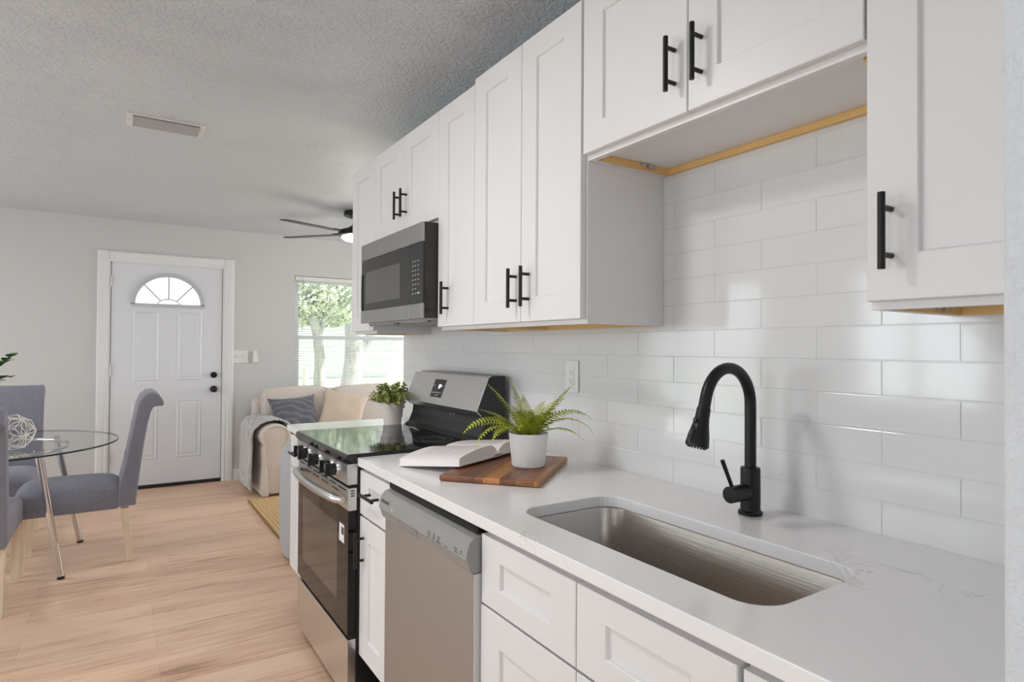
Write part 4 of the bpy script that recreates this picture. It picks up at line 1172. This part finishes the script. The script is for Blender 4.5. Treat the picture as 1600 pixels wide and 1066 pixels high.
# vase of leafy stems further left on the table
vx, vy = -2.115, 4.52
vs_ = thing('leafy_vase', 'leafy green stems reaching in above the dining table', 'plant', (vx, vy, TZ + .0005))
obj('vase', MB().lathe([(0, 0), (.05, 0), (.065, .03), (.07, .09), (.05, .15), (.03, .18), (.034, .20), (.028, .20), (.024, .18), (.0, .17)], (vx, vy, TZ + .0005), 36), 'pot_white', vs_)
def leafy(tip, n_=5):
    mb = MB(); base_ = Vector((vx, vy, TZ + .16)); tip = Vector(tip); mid = (base_ + tip) / 2 + Vector((-.02, 0, .05))
    pts = [base_ * (1 - k) ** 2 + mid * 2 * k * (1 - k) + tip * k * k for k in [i / 12 for i in range(13)]]
    mb.tube(pts, [.003 - .0001 * i for i in range(13)], 7)
    for k in range(4, 13):
        d = (pts[min(k + 1, 12)] - pts[k - 1]).normalized()
        for s in (-1, 1):
            o1 = d.cross(Vector((0, 0, 1))).normalized() * s; ld = (o1 * .8 + d * .6 + Vector((0, 0, random.uniform(-.4, .3)))).normalized(); L = random.uniform(.052, .07); wv_ = ld.cross(Vector((0, 0, 1))).normalized() * L * .40
            c = pts[k]; up_ = Vector((0, 0, .006))
            V = [mb.bm.verts.new(p) for p in (c, c + ld * L * .3 + wv_ * .9 + up_, c + ld * L * .65 + wv_ + up_, c + ld * L, c + ld * L * .65 - wv_ + up_, c + ld * L * .3 - wv_ * .9 + up_)]
            mb.bm.faces.new(V)
    return mb
for tp in ((-1.905, 4.50, 1.235), (-2.05, 4.40, 1.25), (-2.25, 4.55, 1.24), (-2.15, 4.75, 1.20), (-1.93, 4.56, 1.12)):
    obj('stem', leafy(tp), 'leaf_dark', vs_)

# ------------------------------------------------------------------ ceiling: vent, fan, kitchen lamp
vt = thing('ceiling_vent', 'white rectangular air vent in the ceiling', 'vent', (-1.18, 3.565, ZC))
vx0, vx1, vy0, vy1 = -1.355, -1.008, 3.47, 3.665
mb = MB(); e_ = .026
mb.box(vx0, vx0 + e_, vy0, vy1, ZC - .006, ZC - .0005); mb.box(vx1 - e_, vx1, vy0, vy1, ZC - .006, ZC - .0005)
mb.box(vx0 + e_, vx1 - e_, vy0, vy0 + .02, ZC - .006, ZC - .0005); mb.box(vx0 + e_, vx1 - e_, vy1 - .02, vy1, ZC - .006, ZC - .0005)
obj('frame', mb, 'trim_white', vt, smooth=False)
mb = MB()
for k in range(4):
    y = vy0 + .028 + k * .038
    mb.tube([(vx0 + e_, y + .012, ZC - .010), (vx1 - e_, y + .012, ZC - .010)], .020, 10, flat=.35)
obj('louvre', mb, 'vent_shade', vt)
mb = MB()
for x in (vx0 + .012, vx1 - .012): mb.cyl((x, (vy0 + vy1) / 2, ZC - .0075), (x, (vy0 + vy1) / 2, ZC - .006), .004, seg=10)
obj('screw', mb, 'hinge_steel', vt)
fcx, fcy = .285, 4.985
fan = thing('ceiling_fan', 'black ceiling fan with thin blades and a glowing light', 'ceiling fan', (fcx, fcy, ZC))
obj('motor_housing', MB().lathe([(0, -.0005), (.094, -.0005), (.10, -.004), (.10, -.040), (.075, -.048), (.030, -.060), (.026, -.085), (.034, -.115), (.070, -.140), (.12, -.155), (.145, -.170), (.148, -.205), (.12, -.214), (0, -.214)], (fcx, fcy, ZC), 40), 'black_metal', fan)
obj('light_dome', MB().lathe([(.118, -.2145), (.12, -.222), (.098, -.240), (.055, -.252), (0, -.256)], (fcx, fcy, ZC), 36), 'lamp_glow', fan)
for k in range(5):
    a = R(130.5 + 70.5 * k if k < 2 else 130.5 + 72 * k)
    d = Vector((cos(a), sin(a), 0)); s = Vector((-sin(a), cos(a), 0)); zb = ZC - .178
    br_ = MB(); br_.tube([Vector((fcx, fcy, zb)) + d * .11, Vector((fcx, fcy, zb)) + d * .22], [.016, .012], 10, flat=.5)
    arm_ = obj('blade_arm', br_, 'black_metal', fan)
    bl_ = MB(); Q = []
    for r, hw in ((.18, .035), (.22, .05), (.45, .058), (.66, .056), (.685, .045), (.695, .02)): Q.append((r, hw))
    top = [Vector((fcx, fcy, zb - .004)) + d * r + s * hw + Vector((0, 0, -.10 * hw)) for r, hw in Q]; bot = [Vector((fcx, fcy, zb - .004)) + d * r - s * hw + Vector((0, 0, .10 * hw)) for r, hw in Q][::-1]
    V0 = [bl_.bm.verts.new(p) for p in top + bot]; V1 = [bl_.bm.verts.new(p - Vector((0, 0, .006))) for p in top + bot]
    bl_.bm.faces.new(V0); bl_.bm.faces.new(V1[::-1]); n = len(V0)
    for i in range(n): bl_.bm.faces.new((V0[i], V0[(i + 1) % n], V1[(i + 1) % n], V1[i]))
    obj('blade', bl_, 'black_metal', fan, smooth=False)
light('fan_lamp', 'POINT', (fcx, fcy, ZC - .30), 8, (1, .95, .88)).data.shadow_soft_size = .09
for lx, ly, lab in ((-1.55, 1.70, 'round flush ceiling light over the kitchen aisle'), (-2.5, 4.4, 'added unseen ceiling light over the dining table')):
  kl = thing('ceiling_light', lab, 'ceiling light', (lx, ly, ZC), 'flush ceiling lights')
  obj('housing', MB().lathe([(0, -.0005), (.17, -.0005), (.172, -.02), (.165, -.024), (.155, -.02)], (lx, ly, ZC), 48), 'trim_white', kl)
  obj('diffuser', MB().lathe([(.155, -.0205), (.14, -.028), (.08, -.034), (0, -.036)], (lx, ly, ZC), 48), 'lamp_glow', kl)
light('added_dining_fill', 'AREA', (-2.5, 4.4, ZC - .045), 9, (1, .97, .96), (0, 0, -1), .30, None, 'DISK')  # unseen lamp added to brighten the dining and living area
light('kitchen_lamp', 'AREA', (-1.55, 1.70, ZC - .045), 13.5, (1, .96, .955), (0, 0, -1), .30, None, 'DISK')

# ------------------------------------------------------------------ outside the front window
struct('ground_outside', MB().box(-45, 50, YF + .16, 75, -.5, -.35), 'lawn', smooth=False)
struct('path_outside', MB().box(-45, 50, 15.5, 17.5, -.349, -.335), 'concrete', smooth=False)
def tree(label, x, y, lean, h, r, crown, branch=None, seed=0):
    random.seed(seed)
    t = thing('tree', label, 'tree', (x, y, -.35), 'trees outside the window')
    top = Vector((x + lean[0], y + lean[1], h))
    pts = [Vector((x, y, -.36)).lerp(top, k / 8) + Vector((.06 * sin(k * 1.3 + seed), 0, 0)) for k in range(9)]
    tr = MB().tube(pts, [r * (1.25 - .75 * k / 8) for k in range(9)], 14)
    if branch:
        for fr0, dx, dz in branch:
            p = pts[int(fr0 * 8)]; tr.tube([p, p + Vector((dx * .5, .1, dz * .6)), p + Vector((dx, .2, dz))], [r * .6, r * .45, r * .3], 10)
    obj('trunk', tr, 'bark', t)
    cr = MB(); c = top + Vector(crown[0])
    for q in range(crown[2]):
        v = Vector((random.gauss(0, 1), random.gauss(0, 1), random.gauss(0, 1))).normalized() * (random.random() ** .4)
        p = c + Vector((v.x * crown[1][0], v.y * crown[1][1], v.z * crown[1][2]))
        nrm = Vector((random.gauss(0, 1), random.gauss(0, 1), random.gauss(0, 1))).normalized(); o1 = nrm.orthogonal().normalized(); o2 = nrm.cross(o1); L = random.uniform(.07, .14)
        cr.bm.faces.new([cr.bm.verts.new(p + o1 * L * a + o2 * L * .5 * b_) for a, b_ in ((-1, 0), (-.2, .8), (1, 0), (-.2, -.8))])
    obj('foliage', cr, 'tree_leaf', t, recalc=False)
tree('pale-trunked tree leaning left, seen through the upper blind', 2.25, 12.6, (-.55, 0, 0), 3.4, .11, ((.35, .5, -1.05), (1.5, 1.0, .62), 3600), [(.5, .6, 1.2)], 3)
tree('thick tree trunk seen low through the middle of the window', 4.15, 17.0, (.15, 0, 0), 4.6, .25, ((0, 0, .9), (2.6, 1.9, 1.7), 2600), [(.3, 1.5, 1.8)], 5)
tree('slim upright tree trunk seen at the right of the window', 8.0, 21.0, (.2, 0, 0), 5.0, .17, ((0, 0, .8), (2.2, 2, 1.6), 1000), None, 8)
tree('bushy tree behind the front door fan light', -2.6, 13.5, (.3, 0, 0), 3.0, .22, ((.5, 0, .4), (2.4, 1.5, 1.5), 2600), None, 11)
lp = tag(obj('post', MB().cyl((1.52, 11.5, -.36), (1.52, 11.5, .92), .06, seg=14, bev=.01), 'plastic_white'), 'white post standing on the lawn outside the window', 'post')
hs = thing('house', 'pale neighbouring house across the lawn outside the window', 'house', (3, 34, -.35))
obj('wall', MB().box(-7, 12, 32, 40, -.36, 2.9), 'house_wall', hs, smooth=False)
obj('roof', MB().prism([(31.3, 2.9), (40.7, 2.9), (36, 5.0)], 'x', -7.6, 12.6), 'house_roof', hs, smooth=False)
